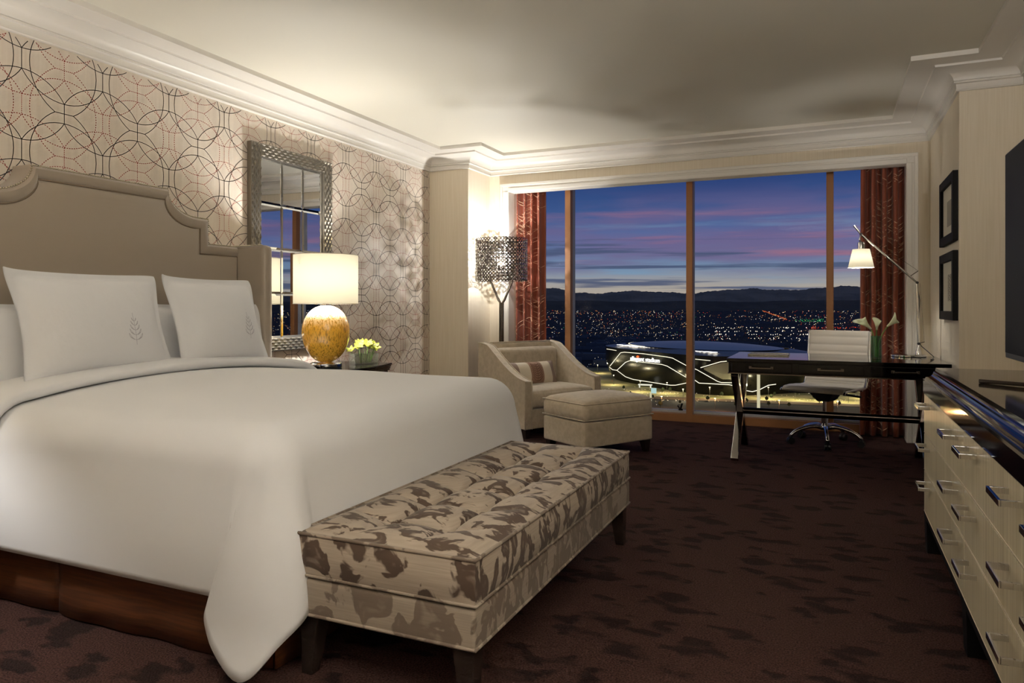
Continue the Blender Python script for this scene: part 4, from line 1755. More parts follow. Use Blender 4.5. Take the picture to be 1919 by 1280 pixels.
me_.taper(0, 0.03, 0.36, 0.45, 0.10, 0.14, 0.22, 0.26)
me_.bar((-0.10, 0.0, 0.425), (-0.30, -0.02, 0.415), 0.03, 0.016)
me_.bar((0.10, 0.06, 0.425), (0.27, 0.07, 0.41), 0.03, 0.016)
me_.build('tilt_mechanism', 'black_plastic', oc_, bevel=0.006)
MB().tube([(0, 0, 0.12), (0, 0, 0.26)], 0.028, 16).tube([(0, 0, 0.24), (0, 0, 0.38)], 0.016, 16).build('gas_lift', 'chrome', oc_, smooth='auto')
for k in range(5):
    t = math.radians(-90 + 22 + 5 + 72 * k)
    c_, s_ = math.cos(t), math.sin(t)
    lg = MB()
    P_ = [(0.02, 0.135), (0.08, 0.150), (0.16, 0.138), (0.24, 0.108), (0.285, 0.068)]
    lg.tube([(catmull(P_, i / 12)[0] * c_, catmull(P_, i / 12)[0] * s_, catmull(P_, i / 12)[1]) for i in range(13)], [0.020 - 0.006 * i / 12 for i in range(13)], 10)
    lgo = lg.build('base_leg', 'chrome', oc_, smooth=True)
    cs_ = MB()
    for sd in (-1, 1):
        ax_ = Vector((-s_, c_, 0))
        p = Vector((0.283 * c_, 0.283 * s_, 0.029)) + ax_ * (sd * 0.014)
        cs_.tube([p - ax_ * 0.010, p + ax_ * 0.010], 0.028, 14)
    cs_.box(0.283 * c_ - 0.012, 0.283 * c_ + 0.012, 0.283 * s_ - 0.012, 0.283 * s_ + 0.012, 0.03, 0.068)
    cs_.build('caster', 'black_plastic', lgo, smooth='auto')

# ------------------------------------------------------------------ dresser
DRX = 0.40
drs = thing('dresser', 'long dresser with ivory striped drawer fronts and glossy black top', 'dresser', (DRX, 2.34, 0))
YN, YFAR = 0.90, 3.935


def dly(y):
    return y - 2.34


MB().box(0.012, 0.66, dly(YN), dly(YFAR), 0.165, 0.80).build('body', 'black_lacquer', drs, bevel=0.003)
MB().box(-0.004, 0.66, dly(YN) - 0.004, dly(YFAR) + 0.004, 0.740, 0.800).build('frieze', 'black_lacquer', drs, bevel=0.002)
MB().box(0.0, 0.66, dly(YN), dly(YFAR), 0.150, 0.176).build('plinth', 'black_matte', drs, bevel=0.002)
prof = [(-0.006, 0.800), (-0.006, 0.806), (0.004, 0.808), (0.006, 0.813)]
for k in range(7):
    t = k / 6 * PI / 2
    prof.append((0.008 + 0.030 * math.sin(t), 0.815 + 0.024 * (1 - math.cos(t))))
prof += [(0.040, 0.842), (0.046, 0.846), (0.048, 0.860), (0.66, 0.860), (0.66, 0.800)]
MB().prism(prof, 'y', dly(YN), dly(YFAR)).build('top', 'black_lacquer', drs)
units = [(2.796, YFAR), (1.875, 2.796), (YN, 1.875)]
rowz = [(0.552, 0.737), (0.376, 0.548), (0.178, 0.372)]
for (a, b) in units:
    for (z0, z1) in rowz:
        d_ = MB().box(0.0, 0.018, dly(a) + 0.0025, dly(b) - 0.0025, z0 + 0.001, z1 - 0.001).build('drawer', 'dresser_front', drs, bevel=0.0015)
        MB().box(-0.0012, 0.0, dly(a) + 0.0025, dly(b) - 0.0025, z0 + 0.0005, z0 + 0.0030).build('inlay_line', 'cream_silk', d_)
        for hy in (a + 0.175, b - 0.175):
            zc = z1 - 0.042
            h_ = MB()
            for sd in (-1, 1):
                h_.box(-0.046, -0.002, dly(hy) + sd * 0.069 - 0.004, dly(hy) + sd * 0.069 + 0.004, zc - 0.008, zc + 0.008)
            h_.box(-0.050, -0.043, dly(hy) - 0.073, dly(hy) + 0.073, zc - 0.008, zc + 0.008)
            h_.build('handle', 'chrome', d_, bevel=0.001)
for yy in (YFAR - 0.05, 2.80, 1.875, YN + 0.05):
    for xx in (0.035, 0.61):
        MB().taper(xx, dly(yy), 0.0, 0.152, 0.06, 0.075, 0.07, 0.085).build('leg', 'black_matte', drs)

# television on splayed feet
tv = thing('television', 'large flat television standing on the dresser', 'television', (0.66, 2.82, 0.8604))
tw, t0, t1 = 0.76, 0.078, 0.927
MB().box(0.0, 0.032, -tw, tw, t0, t1).build('casing', 'tv_bezel', tv, bevel=0.004)
MB().box(0.03, 0.075, -tw * 0.7, tw * 0.7, t0 + 0.05, t0 + 0.45).build('rear_housing', 'black_plastic', tv, bevel=0.01)
MB().box(-0.0015, 0.0, -tw + 0.006, tw - 0.006, t0 + 0.022, t1 - 0.006).build('screen', 'screen', tv)
for sy_ in (-1, 1):
    for sx_ in (-1, 1):
        MB().bar((0.018 + sx_ * 0.165, sy_ * 0.40 , 0.0075), (0.018, sy_ * 0.26, 0.0105), 0.022, 0.015).build('foot', 'nickel_dark', tv, bevel=0.003)
    MB().box(0.006, 0.030, sy_ * 0.26 - 0.012, sy_ * 0.26 + 0.012, 0.010, t0 + 0.01).build('foot_stem', 'nickel_dark', tv)

# framed prints on the right column
for (z0, z1, lab, kind) in ((1.585, 2.045, 'black framed print with grey rectangle, the upper of the pair', 0), (1.060, 1.522, 'black framed print with patterned strip, the lower of the pair', 1)):
    pf = thing('picture_frame', lab, 'picture', (XC1, 5.79, z0))
    hw_, hz = 0.325, z1 - z0
    b_ = 0.06
    fr = MB()
    fr.box(-0.032, 0, -hw_, -hw_ + b_, 0, hz).box(-0.032, 0, hw_ - b_, hw_, 0, hz)
    fr.box(-0.032, 0, -hw_ + b_, hw_ - b_, 0, b_).box(-0.032, 0, -hw_ + b_, hw_ - b_, hz - b_, hz)
    fr.build('frame', 'black_matte', pf, bevel=0.003)
    MB().box(-0.012, -0.004, -hw_ + b_, hw_ - b_, b_, hz - b_).build('mat', 'mat_board', pf)
    if kind == 0:
        MB().box(-0.0135, -0.012, -0.15, 0.07, hz * 0.27, hz * 0.65).build('print', 'art_grey', pf)
    else:
        MB().box(-0.0135, -0.012, -0.13, 0.03, hz * 0.28, hz * 0.68).build('print', 'art_grey', pf)
        pm = MB()
        for k in range(7):
            zc = hz * 0.28 + hz * 0.40 * (k + 0.5) / 7
            pm.tube([(-0.0145, -0.05 + 0.045 * math.cos(t), zc + 0.010 * math.sin(t)) for t in [2 * PI * i / 12 for i in range(12)]], 0.002, 4, closed=True)
        pm.build('print_motif', 'mat_board', pf)

# ------------------------------------------------------------------ unseen lamps added to brighten the room (behind / beside the camera)
ns2 = copy_tree(ns)
ns2.location = (-3.79, 0.98, 0)
ns2['label'] = 'dark lacquered bow front nightstand on the far side of the bed'
table_lamp('unseen matching table lamp with amber glass egg base, added across the bed for brightness', LX, 1.0, 62)  # out-of-view twin of the bedside lamp, added for more light
cl = thing('added_ceiling_fill', 'unseen round ceiling fill light added to brighten the room', 'light', (-0.45, 0.10, 2.72))  # invented fixture above the camera, out of view, gives soft fill
MB().lathe([(0.50, 0.0), (0.50, -0.05), (0.48, -0.075), (0.0, -0.085)], 40).build('diffuser', emitter('fill_diffuser_glow', (255, 240, 222), 3.0), cl, smooth='auto')
MB().lathe([(0.515, 0.0), (0.515, -0.02), (0.50, -0.02)], 40, cap=False).build('rim', 'nickel', cl)

tch = thing('added_uplight_fill', 'unseen torchiere uplight added for ceiling fill, beside the near end of the dresser', 'lamp', (0.80, 0.12, 0))  # invented uplight, out of view, bounces fill off the ceiling
MB().lathe([(0.14, 0.0), (0.145, 0.008), (0.145, 0.02), (0.03, 0.03), (0.0, 0.03)], 32).build('base', 'nickel', tch, smooth='auto')
MB().tube([(0, 0, 0.02), (0, 0, 1.70)], 0.014, 12).build('pole', 'nickel', tch, smooth='auto')
MB().lathe([(0.02, 1.68), (0.10, 1.70), (0.17, 1.76), (0.185, 1.82), (0.178, 1.82), (0.16, 1.765), (0.09, 1.712), (0.0, 1.70)], 40).build('bowl', 'nickel', tch, smooth='auto')
light_point('bulb', (0, 0, 1.80), 330, WARM, 0.06, tch)
al = bpy.data.lights.new('lamp', 'AREA')  # downward fill from the added ceiling fixture
al.shape = 'DISK'
al.size = 0.96
al.energy = 12
al.color = (1.0, 0.985, 0.97)
alo = bpy.data.objects.new('lamp', al)
COL.objects.link(alo)
alo.parent = cl
alo.location = (0, 0, -0.095)

# ------------------------------------------------------------------ outside: valley, stadium, city lights, mountains
GZ = -109.0
GH = EYE - GZ


def ground_pt(u, v):
    r = ray(u, v)
    t = (GZ - EYE) / r.z
    return Vector((r.x * t, r.y * t, GZ))


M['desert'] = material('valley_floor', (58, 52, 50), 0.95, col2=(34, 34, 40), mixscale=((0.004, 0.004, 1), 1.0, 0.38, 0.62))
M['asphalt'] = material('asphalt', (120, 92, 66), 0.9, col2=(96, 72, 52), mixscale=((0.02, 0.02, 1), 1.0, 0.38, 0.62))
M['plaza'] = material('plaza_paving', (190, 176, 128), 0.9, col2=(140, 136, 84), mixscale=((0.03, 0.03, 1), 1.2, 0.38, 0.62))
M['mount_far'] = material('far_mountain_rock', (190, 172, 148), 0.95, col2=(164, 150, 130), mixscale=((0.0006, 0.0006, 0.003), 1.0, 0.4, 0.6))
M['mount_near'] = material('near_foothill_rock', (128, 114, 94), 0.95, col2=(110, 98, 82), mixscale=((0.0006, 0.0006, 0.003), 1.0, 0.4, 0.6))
M['stad_black'] = material('stadium_black_glass', (13, 13, 14), 0.22, spec=0.35)
M['stad_roof'] = material('stadium_roof_panel', (176, 166, 150), 0.35, spec=0.8)
M['stad_lens'] = material('stadium_roof_membrane', (236, 228, 206), 0.3, spec=1.0)
M['stad_line'] = emitter('stadium_light_band', (255, 244, 214), 1.5, False)
M['stad_grille'] = material('stadium_grille', (120, 120, 104), 0.6)
M['sign_white'] = emitter('sign_white_glow', (255, 250, 240), 2.6, False)
M['sign_red'] = emitter('sign_red_glow', (255, 90, 40), 2.4, False)
M['ware'] = material('warehouse_roof', (96, 106, 120), 0.9)
M['tree'] = material('tree_foliage', (44, 52, 30), 0.95)

gr = MB()
gr.v = [(-60000, 60, GZ), (60000, 60, GZ), (60000, 70000, GZ), (-60000, 70000, GZ)]
gr.f = [(0, 1, 2, 3)]
struct(gr.build('ground', 'desert'), 'dark valley floor of the city at dusk')

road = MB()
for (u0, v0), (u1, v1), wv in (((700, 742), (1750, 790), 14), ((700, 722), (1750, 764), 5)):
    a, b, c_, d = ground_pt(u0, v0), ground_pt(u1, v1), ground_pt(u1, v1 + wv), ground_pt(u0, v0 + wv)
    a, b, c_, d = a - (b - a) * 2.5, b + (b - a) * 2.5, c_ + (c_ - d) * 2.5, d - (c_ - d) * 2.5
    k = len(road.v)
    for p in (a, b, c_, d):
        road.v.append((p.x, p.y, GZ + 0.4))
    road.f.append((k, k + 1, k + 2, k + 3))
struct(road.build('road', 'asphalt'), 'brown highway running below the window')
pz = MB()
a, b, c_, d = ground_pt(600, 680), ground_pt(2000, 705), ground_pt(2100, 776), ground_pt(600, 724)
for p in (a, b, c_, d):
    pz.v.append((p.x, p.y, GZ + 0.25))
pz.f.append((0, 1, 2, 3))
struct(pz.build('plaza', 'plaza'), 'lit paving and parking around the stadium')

# stadium
SCX = RT * 273 + FW * 1033
A_ = (RT * 0.371 + FW * -0.929).normalized()
B_ = (RT * 0.929 + FW * 0.371).normalized()
HA, HB, PEXP = 158.0, 104.0, 3.4
SZ0, SZ1 = GZ, EYE - 60.4


def plan(t, k=1.0, ka=None):
    c_, s_ = math.cos(t), math.sin(t)
    x = HA * k * math.copysign(abs(c_) ** (2 / PEXP), c_)
    y = HB * (ka or k) * math.copysign(abs(s_) ** (2 / PEXP), s_)
    return SCX + A_ * x + B_ * y


stm = thing('stadium', 'dark domed stadium with glowing light bands beyond the window', 'stadium', (SCX.x, SCX.y, GZ))


def sl(p):
    return (p[0] - SCX.x, p[1] - SCX.y, p[2] - GZ)


def kz(z):
    """outline scale with height: undercut base"""
    t = (z - SZ0) / (SZ1 - SZ0)
    return 0.90 + 0.10 * min(1.0, t / 0.55) ** 0.7


NT = 120
bodym = MB()
lev = [SZ0, SZ0 + 5, SZ0 + 12, SZ0 + 20, SZ0 + 30, SZ1 - 4, SZ1]
for z in lev:
    for i in range(NT):
        p = plan(2 * PI * i / NT, kz(z))
        bodym.v.append(sl((p.x, p.y, z)))
for k in range(len(lev) - 1):
    for i in range(NT):
        bodym.f.append((k * NT + i, k * NT + (i + 1) % NT, (k + 1) * NT + (i + 1) % NT, (k + 1) * NT + i))
bodym.build('facade', 'stad_black', stm, smooth='auto')
rf = MB()
rings = [(1.0, 0.0), (0.9, 2.0), (0.80, 4.5), (0.785, 4.6)]
for kk, dz in rings:
    for i in range(NT):
        p = plan(2 * PI * i / NT, kk)
        rf.v.append(sl((p.x, p.y, SZ1 + dz)))
for k in range(len(rings) - 1):
    for i in range(NT):
        rf.f.append((k * NT + i, k * NT + (i + 1) % NT, (k + 1) * NT + (i + 1) % NT, (k + 1) * NT + i))
rf.build('roof_rim', 'stad_roof', stm, smooth=True)


def lens(a, b):
    t = 2 * PI * a
    k = 0.79 * (1 - b)
    p = SCX + A_ * (HA * k * math.cos(t) * 1.06) + B_ * (HB * k * math.sin(t) * 1.08)
    return sl((p.x, p.y, SZ1 + 4.5 + 5.5 * (1 - (1 - b) ** 2)))


MB().grid(lens, 72, 9, wrapu=True).build('roof_membrane', 'stad_lens', stm, smooth=True)
MB().tube([lens(i / 96, 0.0) for i in range(96)], 0.7, 5, closed=True).build('roof_edge_band', 'stad_black', stm)
MB().tube([lens(i / 96, -0.015) for i in range(32, 72)], 0.6, 5).build('roof_light', 'stad_line', stm)


def inside_stad(p):
    d = Vector((p.x - SCX.x, p.y - SCX.y, 0))
    k = kz(max(SZ0, min(SZ1, p.z)))
    return (abs(d.dot(A_)) / (HA * k)) ** PEXP + (abs(d.dot(B_)) / (HB * k)) ** PEXP < 1


def hit(u, v, out=0.6):
    r = ray(u, v)
    lo = None
    t = 600.0
    C0 = Vector((0, 0, EYE))
    while t < 1400:
        if inside_stad(C0 + r * t):
            a, b = t - 4, t
            for _ in range(24):
                m = (a + b) / 2
                if inside_stad(C0 + r * m):
                    b = m
                else:
                    a = m
            return C0 + r * (a - out)
        t += 4
    return None


def fac(pts, rad, nm='light_band', mat='stad_line', n=16):
    out = []
    for (a, b) in zip(pts[:-1], pts[1:]):
        for i in range(n):
            t = i / n
            h_ = hit(a[0] + (b[0] - a[0]) * t, a[1] + (b[1] - a[1]) * t)
            if h_ is not None and SZ0 + 0.5 < h_.z < SZ1:
                out.append(sl(h_))
    if len(out) > 2:
        MB().tube(out, rad, 5).build(nm, mat, stm)


fac([(1143, 686), (1163, 661), (1170, 660), (1206, 663), (1250, 669), (1260, 671), (1284, 684), (1306, 693), (1345, 715), (1352, 717), (1400, 718)], 0.42)
fac([(1142, 688), (1148, 693), (1156, 694), (1172, 679), (1180, 676), (1240, 683), (1250, 686), (1284, 706), (1300, 711), (1310, 718), (1366, 721), (1386, 725)], 0.42)
fac([(1156, 694), (1172, 706), (1186, 711), (1256, 722), (1266, 722), (1290, 717)], 0.40)
fac([(1137, 654), (1156, 657)], 0.40)
fac([(1303, 673), (1333, 676)], 0.40)
fac([(1313, 689), (1350, 678), (1370, 676), (1400, 680)], 0.42)
fac([(1386, 725), (1398, 732), (1410, 734), (1422, 731), (1440, 722), (1455, 720)], 0.42)
fac([(1390, 706), (1402, 700)], 0.40)


def text_mesh(body, size, name, mat, parent, mtx, shear=0.0, xs=1.0):
    cu_ = bpy.data.curves.new(name, 'FONT')
    cu_.body = body
    cu_.size = size
    cu_.extrude = 0.2
    cu_.shear = shear
    to_ = bpy.data.objects.new(name, cu_)
    COL.objects.link(to_)
    dg = bpy.context.evaluated_depsgraph_get()
    me = bpy.data.meshes.new_from_object(to_.evaluated_get(dg))
    bpy.data.objects.remove(to_)
    xmax = max(v.co.x for v in me.vertices)
    me.transform(Matrix.Diagonal((xs / xmax if xs > 1.5 else 1.0, 1, 1, 1)))
    me.materials.append(mat)
    o_ = bpy.data.objects.new(name, me)
    COL.objects.link(o_)
    o_.parent = parent
    o_.matrix_local = mtx
    return o_


def frame_mtx(p0, xdir, ydir):
    xdir = xdir.normalized()
    zdir = xdir.cross(ydir).normalized()
    ydir = zdir.cross(xdir).normalized()
    m = Matrix((xdir, ydir, zdir)).transposed().to_4x4()
    m.translation = Vector(sl(p0))
    return m


p0, p1 = hit(1181, 675, 2.0), hit(1236, 680, 2.0)
text_mesh('allegiant stadium', 8.5, 'sign_lettering', M['sign_white'], stm, frame_mtx(p0, p1 - p0, Vector((0, 0, 1))), 0, (p1 - p0).length)
h_ = hit(1195, 668.5, 2.0)
MB().lathe([(0.0, -1.6), (1.2, -1.2), (1.9, 0.0), (1.2, 1.2), (0.0, 1.6)], 10, sl(h_)).build('sign_dot', 'sign_red', stm)


def roof_pt(u, v, z):
    r = ray(u, v)
    t = (z - EYE) / r.z
    return Vector((r.x * t, r.y * t, z))


q0, q1 = roof_pt(1154, 647.5, SZ1 + 2.6), roof_pt(1338, 662.5, SZ1 + 2.6)
q2 = roof_pt(1158, 643.8, SZ1 + 2.6)
rt_ = text_mesh('allegiant stadium', 17, 'roof_lettering', M['sign_white'], stm, frame_mtx(q0, q1 - q0, (Vector((0, 0, 1)).cross(q1 - q0))), 0, (q1 - q0).length)
rt_.location.z += 1.2
qq = roof_pt(1206, 645.5, SZ1 + 4.0)
MB().lathe([(0.0, -1.5), (4.0, -1.0), (6.0, 0.0), (4.0, 1.0), (0.0, 1.5)], 12, sl(qq)).build('roof_sign_dot', 'sign_red', stm)
gz_ = MB()
TOPV = lambda u: 690 - 10 * min(1, (u - 1318) / 34) - 2 * max(0, (u - 1352) / 22)
BOTV = lambda u: 692 + 19 * min(1, (u - 1318) / 36)
gz_.grid(lambda a, b: sl(hit(1319 + 52 * a, TOPV(1319 + 52 * a) + (BOTV(1319 + 52 * a) - TOPV(1319 + 52 * a)) * b, 0.5)), 14, 4)
gz_.build('grille_panel', 'stad_grille', stm)

# pylon, billboard
gp = ground_pt(1421.5, 768)
py_ = MB().box(-1.5, 1.5, -1.2, 1.2, 0, 40).build('light_pylon', emitter('pylon_glow', (236, 226, 186), 0.75, False))
py_.location = gp
tag(py_, 'tall glowing pylon in front of the stadium', 'pylon')
gp = ground_pt(1219.5, 753)
bbd = thing('billboard', 'small lit billboard on a white post near the stadium', 'billboard', gp)
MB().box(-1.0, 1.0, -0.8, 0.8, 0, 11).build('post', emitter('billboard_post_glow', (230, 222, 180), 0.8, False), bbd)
MB().box(0.5, 6.5, -0.6, 0.6, 10, 16).build('screen', emitter('billboard_screen_glow', (190, 225, 220), 0.9, False), bbd)
gp = ground_pt(1209, 727)
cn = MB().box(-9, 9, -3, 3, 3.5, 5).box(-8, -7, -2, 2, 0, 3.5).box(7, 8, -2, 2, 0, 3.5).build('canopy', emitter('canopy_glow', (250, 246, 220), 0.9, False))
cn.location = gp
tag(cn, 'white lit canopy beside the stadium billboard', 'canopy')

# street lamps round the stadium
lampc = (1.0, 0.86, 0.50)
rnd = random.Random(4)
spots = [(1100, 715), (1150, 722), (1200, 735), (1250, 738), (1330, 748), (1380, 745), (1440, 748), (1490, 750), (1540, 752), (1590, 755),
         (1120, 700), (1280, 752), (1470, 735), (1560, 735), (1050, 705), (1620, 748), (1240, 768), (1340, 772), (1460, 776), (1570, 778), (1130, 756), (960, 700), (860, 708), (760, 700), (1720, 756), (1840, 762), (1000, 748), (860, 738), (1700, 788), (1830, 796)]
lampbulb = emitter('street_lamp_glow', (255, 240, 190), 6.0, False)
pole_m = material('street_lamp_pole', (90, 88, 84), 0.6)
pole_me = None
for i, (u, v) in enumerate(spots):
    g = ground_pt(u, v)
    s_ = thing('street_lamp', 'tall street lamp lighting the ground by the stadium', 'street lamp', g, 0, 'street lamps around the stadium')
    if pole_me is None:
        po = MB().tube([(0, 0, 0), (0, 0, 14)], 0.18, 6).build('pole', pole_m, s_)
        hd = MB().rbox(0, 0, 14.2, 1.6, 0.8, 0.5, 0.15, n=2).build('lamp_head', lampbulb, s_)
        pole_me, head_me = po, hd
    else:
        for src in (pole_me, head_me):
            c2 = src.copy()
            COL.objects.link(c2)
            c2.parent = s_
    orange = v > 764
    light_point('lamp', (0, 0, 13.2), 26000 if not orange else 36000, lampc if not orange else (1.0, 0.5, 0.2), 1.2, s_)

# trees
TR = []
tm = None
for i in range(70):
    u = rnd.uniform(1040, 1640)
    v = rnd.choice((rnd.uniform(738, 752), rnd.uniform(724, 738), rnd.uniform(756, 764)))
    g = ground_pt(u, v)
    if inside_stad(Vector((g.x, g.y, GZ + 8))) or any((g - q).length < 6.5 for q in TR):
        continue
    TR.append(g)
    e = thing('street_tree', 'dark rounded tree on the lit ground below the stadium', 'tree', g, rnd.random() * 6, 'trees around the stadium')
    if tm is None:
        prf = [(0.0, 1.8), (1.6, 2.2), (2.4, 3.6), (2.1, 5.0), (1.2, 6.2), (0.0, 6.8)]
        m_ = MB().lathe(prf, 9)
        m_.v = [(x * (0.85 + 0.3 * rnd.random()), y * (0.85 + 0.3 * rnd.random()), z) for x, y, z in m_.v]
        cr = m_.build('crown', 'tree', e)
        tk = MB().tube([(0, 0, 0), (0, 0, 2.4)], 0.25, 5).build('trunk', 'tree', e)
        tm = (cr, tk)
    else:
        for src in tm:
            c2 = src.copy()
            COL.objects.link(c2)
            c2.parent = e
    k = rnd.uniform(0.6, 1.15)
    e.scale = (k, k, k)

# warehouses
WH = []
for i in range(110):
    v = rnd.uniform(596, 690)
    u = rnd.uniform(960, 1680)
    g = ground_pt(u, v)
    d_ = math.hypot(g.x, g.y)
    w_, l_ = rnd.uniform(35, 110), rnd.uniform(25, 60)
    dd = Vector((g.x - SCX.x, g.y - SCX.y, 0))
    if abs(dd.dot(A_)) < HA + 90 and abs(dd.dot(B_)) < HB + 90:
        continue
    if any(abs(g.x - q[0]) < (w_ + q[2]) / 2 + 8 and abs(g.y - q[1]) < (l_ + q[3]) / 2 + 8 for q in WH):
        continue
    WH.append((g.x, g.y, w_, l_))
    h_ = rnd.uniform(6, 12)
    wm = MB().box(-w_ / 2, w_ / 2, -l_ / 2, l_ / 2, 0, h_)
    wm.box(-w_ / 2 + 1, w_ / 2 - 1, -l_ / 2 + 1, -l_ / 2 + 1.6, h_, h_ + 1.2).box(-w_ * 0.2, -w_ * 0.2 + 6, 0, 4, h_, h_ + 2)
    wo2 = wm.build('warehouse', 'ware')
    wo2.location = g
    wo2.rotation_euler = (0, 0, 0.05)
    tag(wo2, 'low flat roofed warehouse among the city lights', 'building', 'warehouses in the city')

# city lights
cols = [((255, 222, 160), 1.7), ((255, 240, 214), 2.2), ((255, 150, 70), 1.6), ((240, 74, 34), 1.5), ((214, 230, 255), 1.6), ((60, 210, 120), 1.0)]
mats = [emitter('city_glow', c_, s_, False) for c_, s_ in cols]
mbs = [MB() for _ in cols]


def tet(mb, p, r):
    k = len(mb.v)
    x, y, z = p
    mb.v += [(x - r, y - r * 0.5, z - r * 0.7), (x + r, y - r * 0.5, z - r * 0.7), (x, y + r, z - r * 0.7), (x, y, z + r)]
    mb.f += [(k, k + 1, k + 3), (k + 1, k + 2, k + 3), (k + 2, k, k + 3), (k, k + 2, k + 1)]


def near_stad(p):
    dd = Vector((p[0] - SCX.x, p[1] - SCX.y, 0))
    return (abs(dd.dot(A_)) / (HA + 12)) ** 3 + (abs(dd.dot(B_)) / (HB + 12)) ** 3 < 1


rnd = random.Random(21)
for i in range(15000):
    u_ang = rnd.uniform(-0.95, 1.05)          # azimuth from +Y
    q = rnd.random()
    dep = 2.2 + 62 * q ** 1.7 if rnd.random() < 0.8 else (rnd.uniform(20, 120) if rnd.random() < 0.6 else rnd.uniform(120, 420))
    dist = GH * F / dep
    x, y = dist * math.sin(u_ang), dist * math.cos(u_ang)
    if rnd.random() < 0.55:
        sp = 170.0 if dist < 3000 else 420.0
        if rnd.random() < 0.6:
            y = round(y / sp) * sp + rnd.uniform(-6, 6)
        else:
            x = round(x / sp) * sp + rnd.uniform(-6, 6)
    if near_stad((x, y)) or y < 120:
        continue
    # neighbourhoods: bright districts between dark open blocks
    dk_ = math.sin(x / dist * 23 + 1.3) + math.sin(dep * 0.83 + x / dist * 7) + math.sin(dep * 0.31 - x / dist * 15)
    if dk_ < -0.5 and rnd.random() < 0.85:
        continue
    far = dep < 26
    wts = (34, 18, 26, 14, 7, 1) if far else (40, 30, 12, 8, 9, 1)
    ci = rnd.choices(range(6), wts)[0]
    r = dist * rnd.uniform(0.00012, 0.00042) * (1.15 if ci == 1 else 1.0)
    tet(mbs[ci], (x, y, GZ + rnd.uniform(5, 12)), r)
# the long boulevard with tail lights, and green sign lights
for i in range(170):
    t = i / 169
    u_, v_ = 1412 + 62 * t ** 1.1, 577 + 24 * t ** 1.25
    g = ground_pt(u_ + rnd.uniform(-2.5, 2.5), v_ + rnd.uniform(-0.9, 0.9))
    d_ = math.hypot(g.x, g.y)
    tet(mbs[rnd.choices((2, 3, 0), (5, 4, 1))[0]], (g.x, g.y, GZ + 8), d_ * rnd.uniform(0.00018, 0.00036))
for i in range(60):
    g = ground_pt(rnd.uniform(1490, 1545), rnd.uniform(600, 605))
    tet(mbs[5], (g.x, g.y, GZ + 8), math.hypot(g.x, g.y) * 0.00036)
for i in range(45):
    g = ground_pt(rnd.uniform(1510, 1615), rnd.uniform(614, 620))
    tet(mbs[3], (g.x, g.y, GZ + 8), math.hypot(g.x, g.y) * rnd.uniform(0.0003, 0.00055))
for i in range(80):
    g = ground_pt(rnd.uniform(1320, 1520), rnd.choice((619, 626, 633, 641)) + rnd.uniform(-1, 1))
    if near_stad((g.x, g.y)):
        continue
    tet(mbs[1], (g.x, g.y, GZ + 12), math.hypot(g.x, g.y) * 0.0006)
for i in range(260):
    g = ground_pt(rnd.uniform(1030, 1620), rnd.choice((742, 748, 735, 757)) + rnd.uniform(-1.5, 1.5))
    if near_stad((g.x, g.y)):
        continue
    tet(mbs[rnd.choice((0, 0, 1))], (g.x, g.y, GZ + 4), math.hypot(g.x, g.y) * 0.00042)
allm = MB()
mi = []
for k, mb_ in enumerate(mbs):
    allm.add(mb_.v, mb_.f)
    mi += [k] * len(mb_.f)
o_ = allm.build('city_lights', mats, recalc=False)
o_.data.polygons.foreach_set('material_index', mi)
tag(o_, 'thousands of white, orange and red city lights across the dark valley', 'city lights', None, 'stuff')


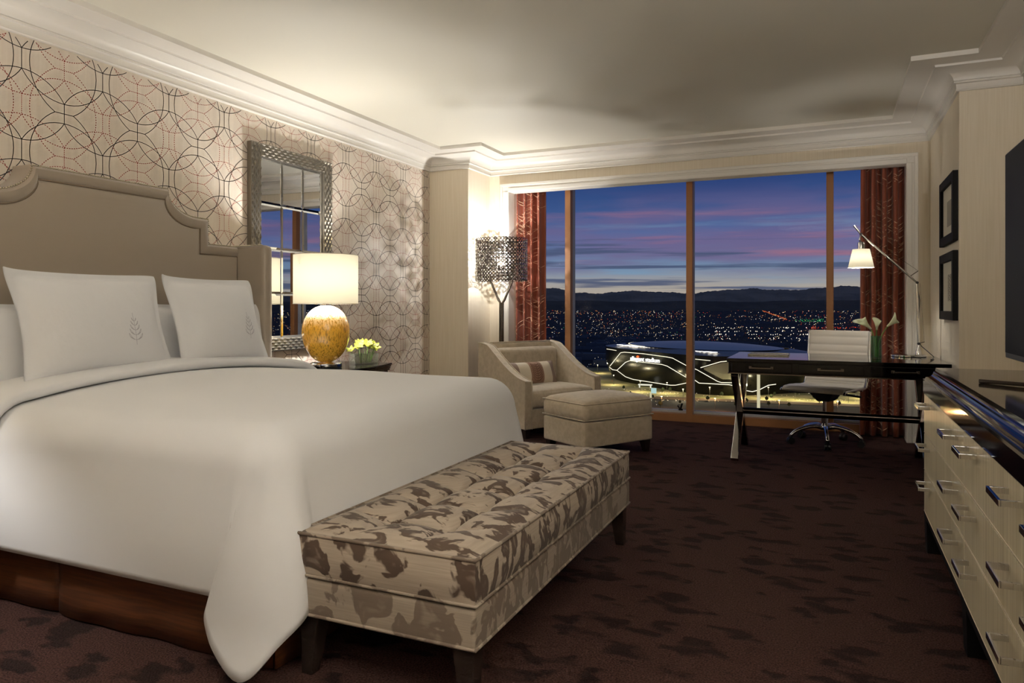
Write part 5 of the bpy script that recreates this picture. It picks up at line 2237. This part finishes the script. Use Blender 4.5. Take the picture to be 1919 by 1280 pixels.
# mountains
def ridge(name, dist, depth, base_v, pts, mat, label, seed, rough):
    rn = random.Random(seed)
    ph = [(rn.uniform(0.6, 1.0) / (1.2 ** k), rn.uniform(0, 6.28), 3.1 * 1.9 ** k) for k in range(7)]
    n = 1600
    az0, az1 = -0.95, 1.05

    def hgt(az):
        # azimuth -> image column of the photo's view for the known stretch
        d = Vector((math.sin(az), math.cos(az), 0))
        wv = d.dot(FW)
        h = pts[-1][1]
        u = CX + F * d.dot(RT) / max(wv, 0.05)
        if u <= pts[0][0]:
            v = pts[0][1]
        elif u >= pts[-1][0]:
            v = pts[-1][1]
        else:
            for (a, b), (c_, e) in zip(pts[:-1], pts[1:]):
                if a <= u <= c_:
                    t = (u - a) / (c_ - a)
                    t = t * t * (3 - 2 * t)
                    v = b + (e - b) * t
                    break
        nz = sum(a * (1 - 2 * abs(math.sin(az * f_ * 4.5 + p))) for a, p, f_ in ph) * rough
        return max(3.0, (YH - v + nz)) * dist / F * (wv if wv > 0.3 else 0.3) / max(wv, 0.3) + EYE
    prof = [(-1.0, 0.0), (-0.55, 0.42), (-0.25, 0.75), (0.0, 1.0), (0.5, 0.6), (1.0, 0.0)]
    mb_ = MB()

    def fn(a, b):
        az = az0 + (az1 - az0) * a
        k = b * (len(prof) - 1)
        i = min(int(k), len(prof) - 2)
        t = k - i
        off = prof[i][0] + (prof[i + 1][0] - prof[i][0]) * t
        hf = prof[i][1] + (prof[i + 1][1] - prof[i][1]) * t
        top = hgt(az)
        jag = 1 + 0.10 * math.sin(az * 260 + b * 9) * (1 if 0 < hf < 1 else 0)
        d_ = dist + off * depth * jag
        z = GZ + (top - GZ) * hf
        return (d_ * math.sin(az), d_ * math.cos(az), z)
    mb_.grid(fn, n, 11)
    o_ = mb_.build(name, mat)
    tag(o_, label, 'mountain')


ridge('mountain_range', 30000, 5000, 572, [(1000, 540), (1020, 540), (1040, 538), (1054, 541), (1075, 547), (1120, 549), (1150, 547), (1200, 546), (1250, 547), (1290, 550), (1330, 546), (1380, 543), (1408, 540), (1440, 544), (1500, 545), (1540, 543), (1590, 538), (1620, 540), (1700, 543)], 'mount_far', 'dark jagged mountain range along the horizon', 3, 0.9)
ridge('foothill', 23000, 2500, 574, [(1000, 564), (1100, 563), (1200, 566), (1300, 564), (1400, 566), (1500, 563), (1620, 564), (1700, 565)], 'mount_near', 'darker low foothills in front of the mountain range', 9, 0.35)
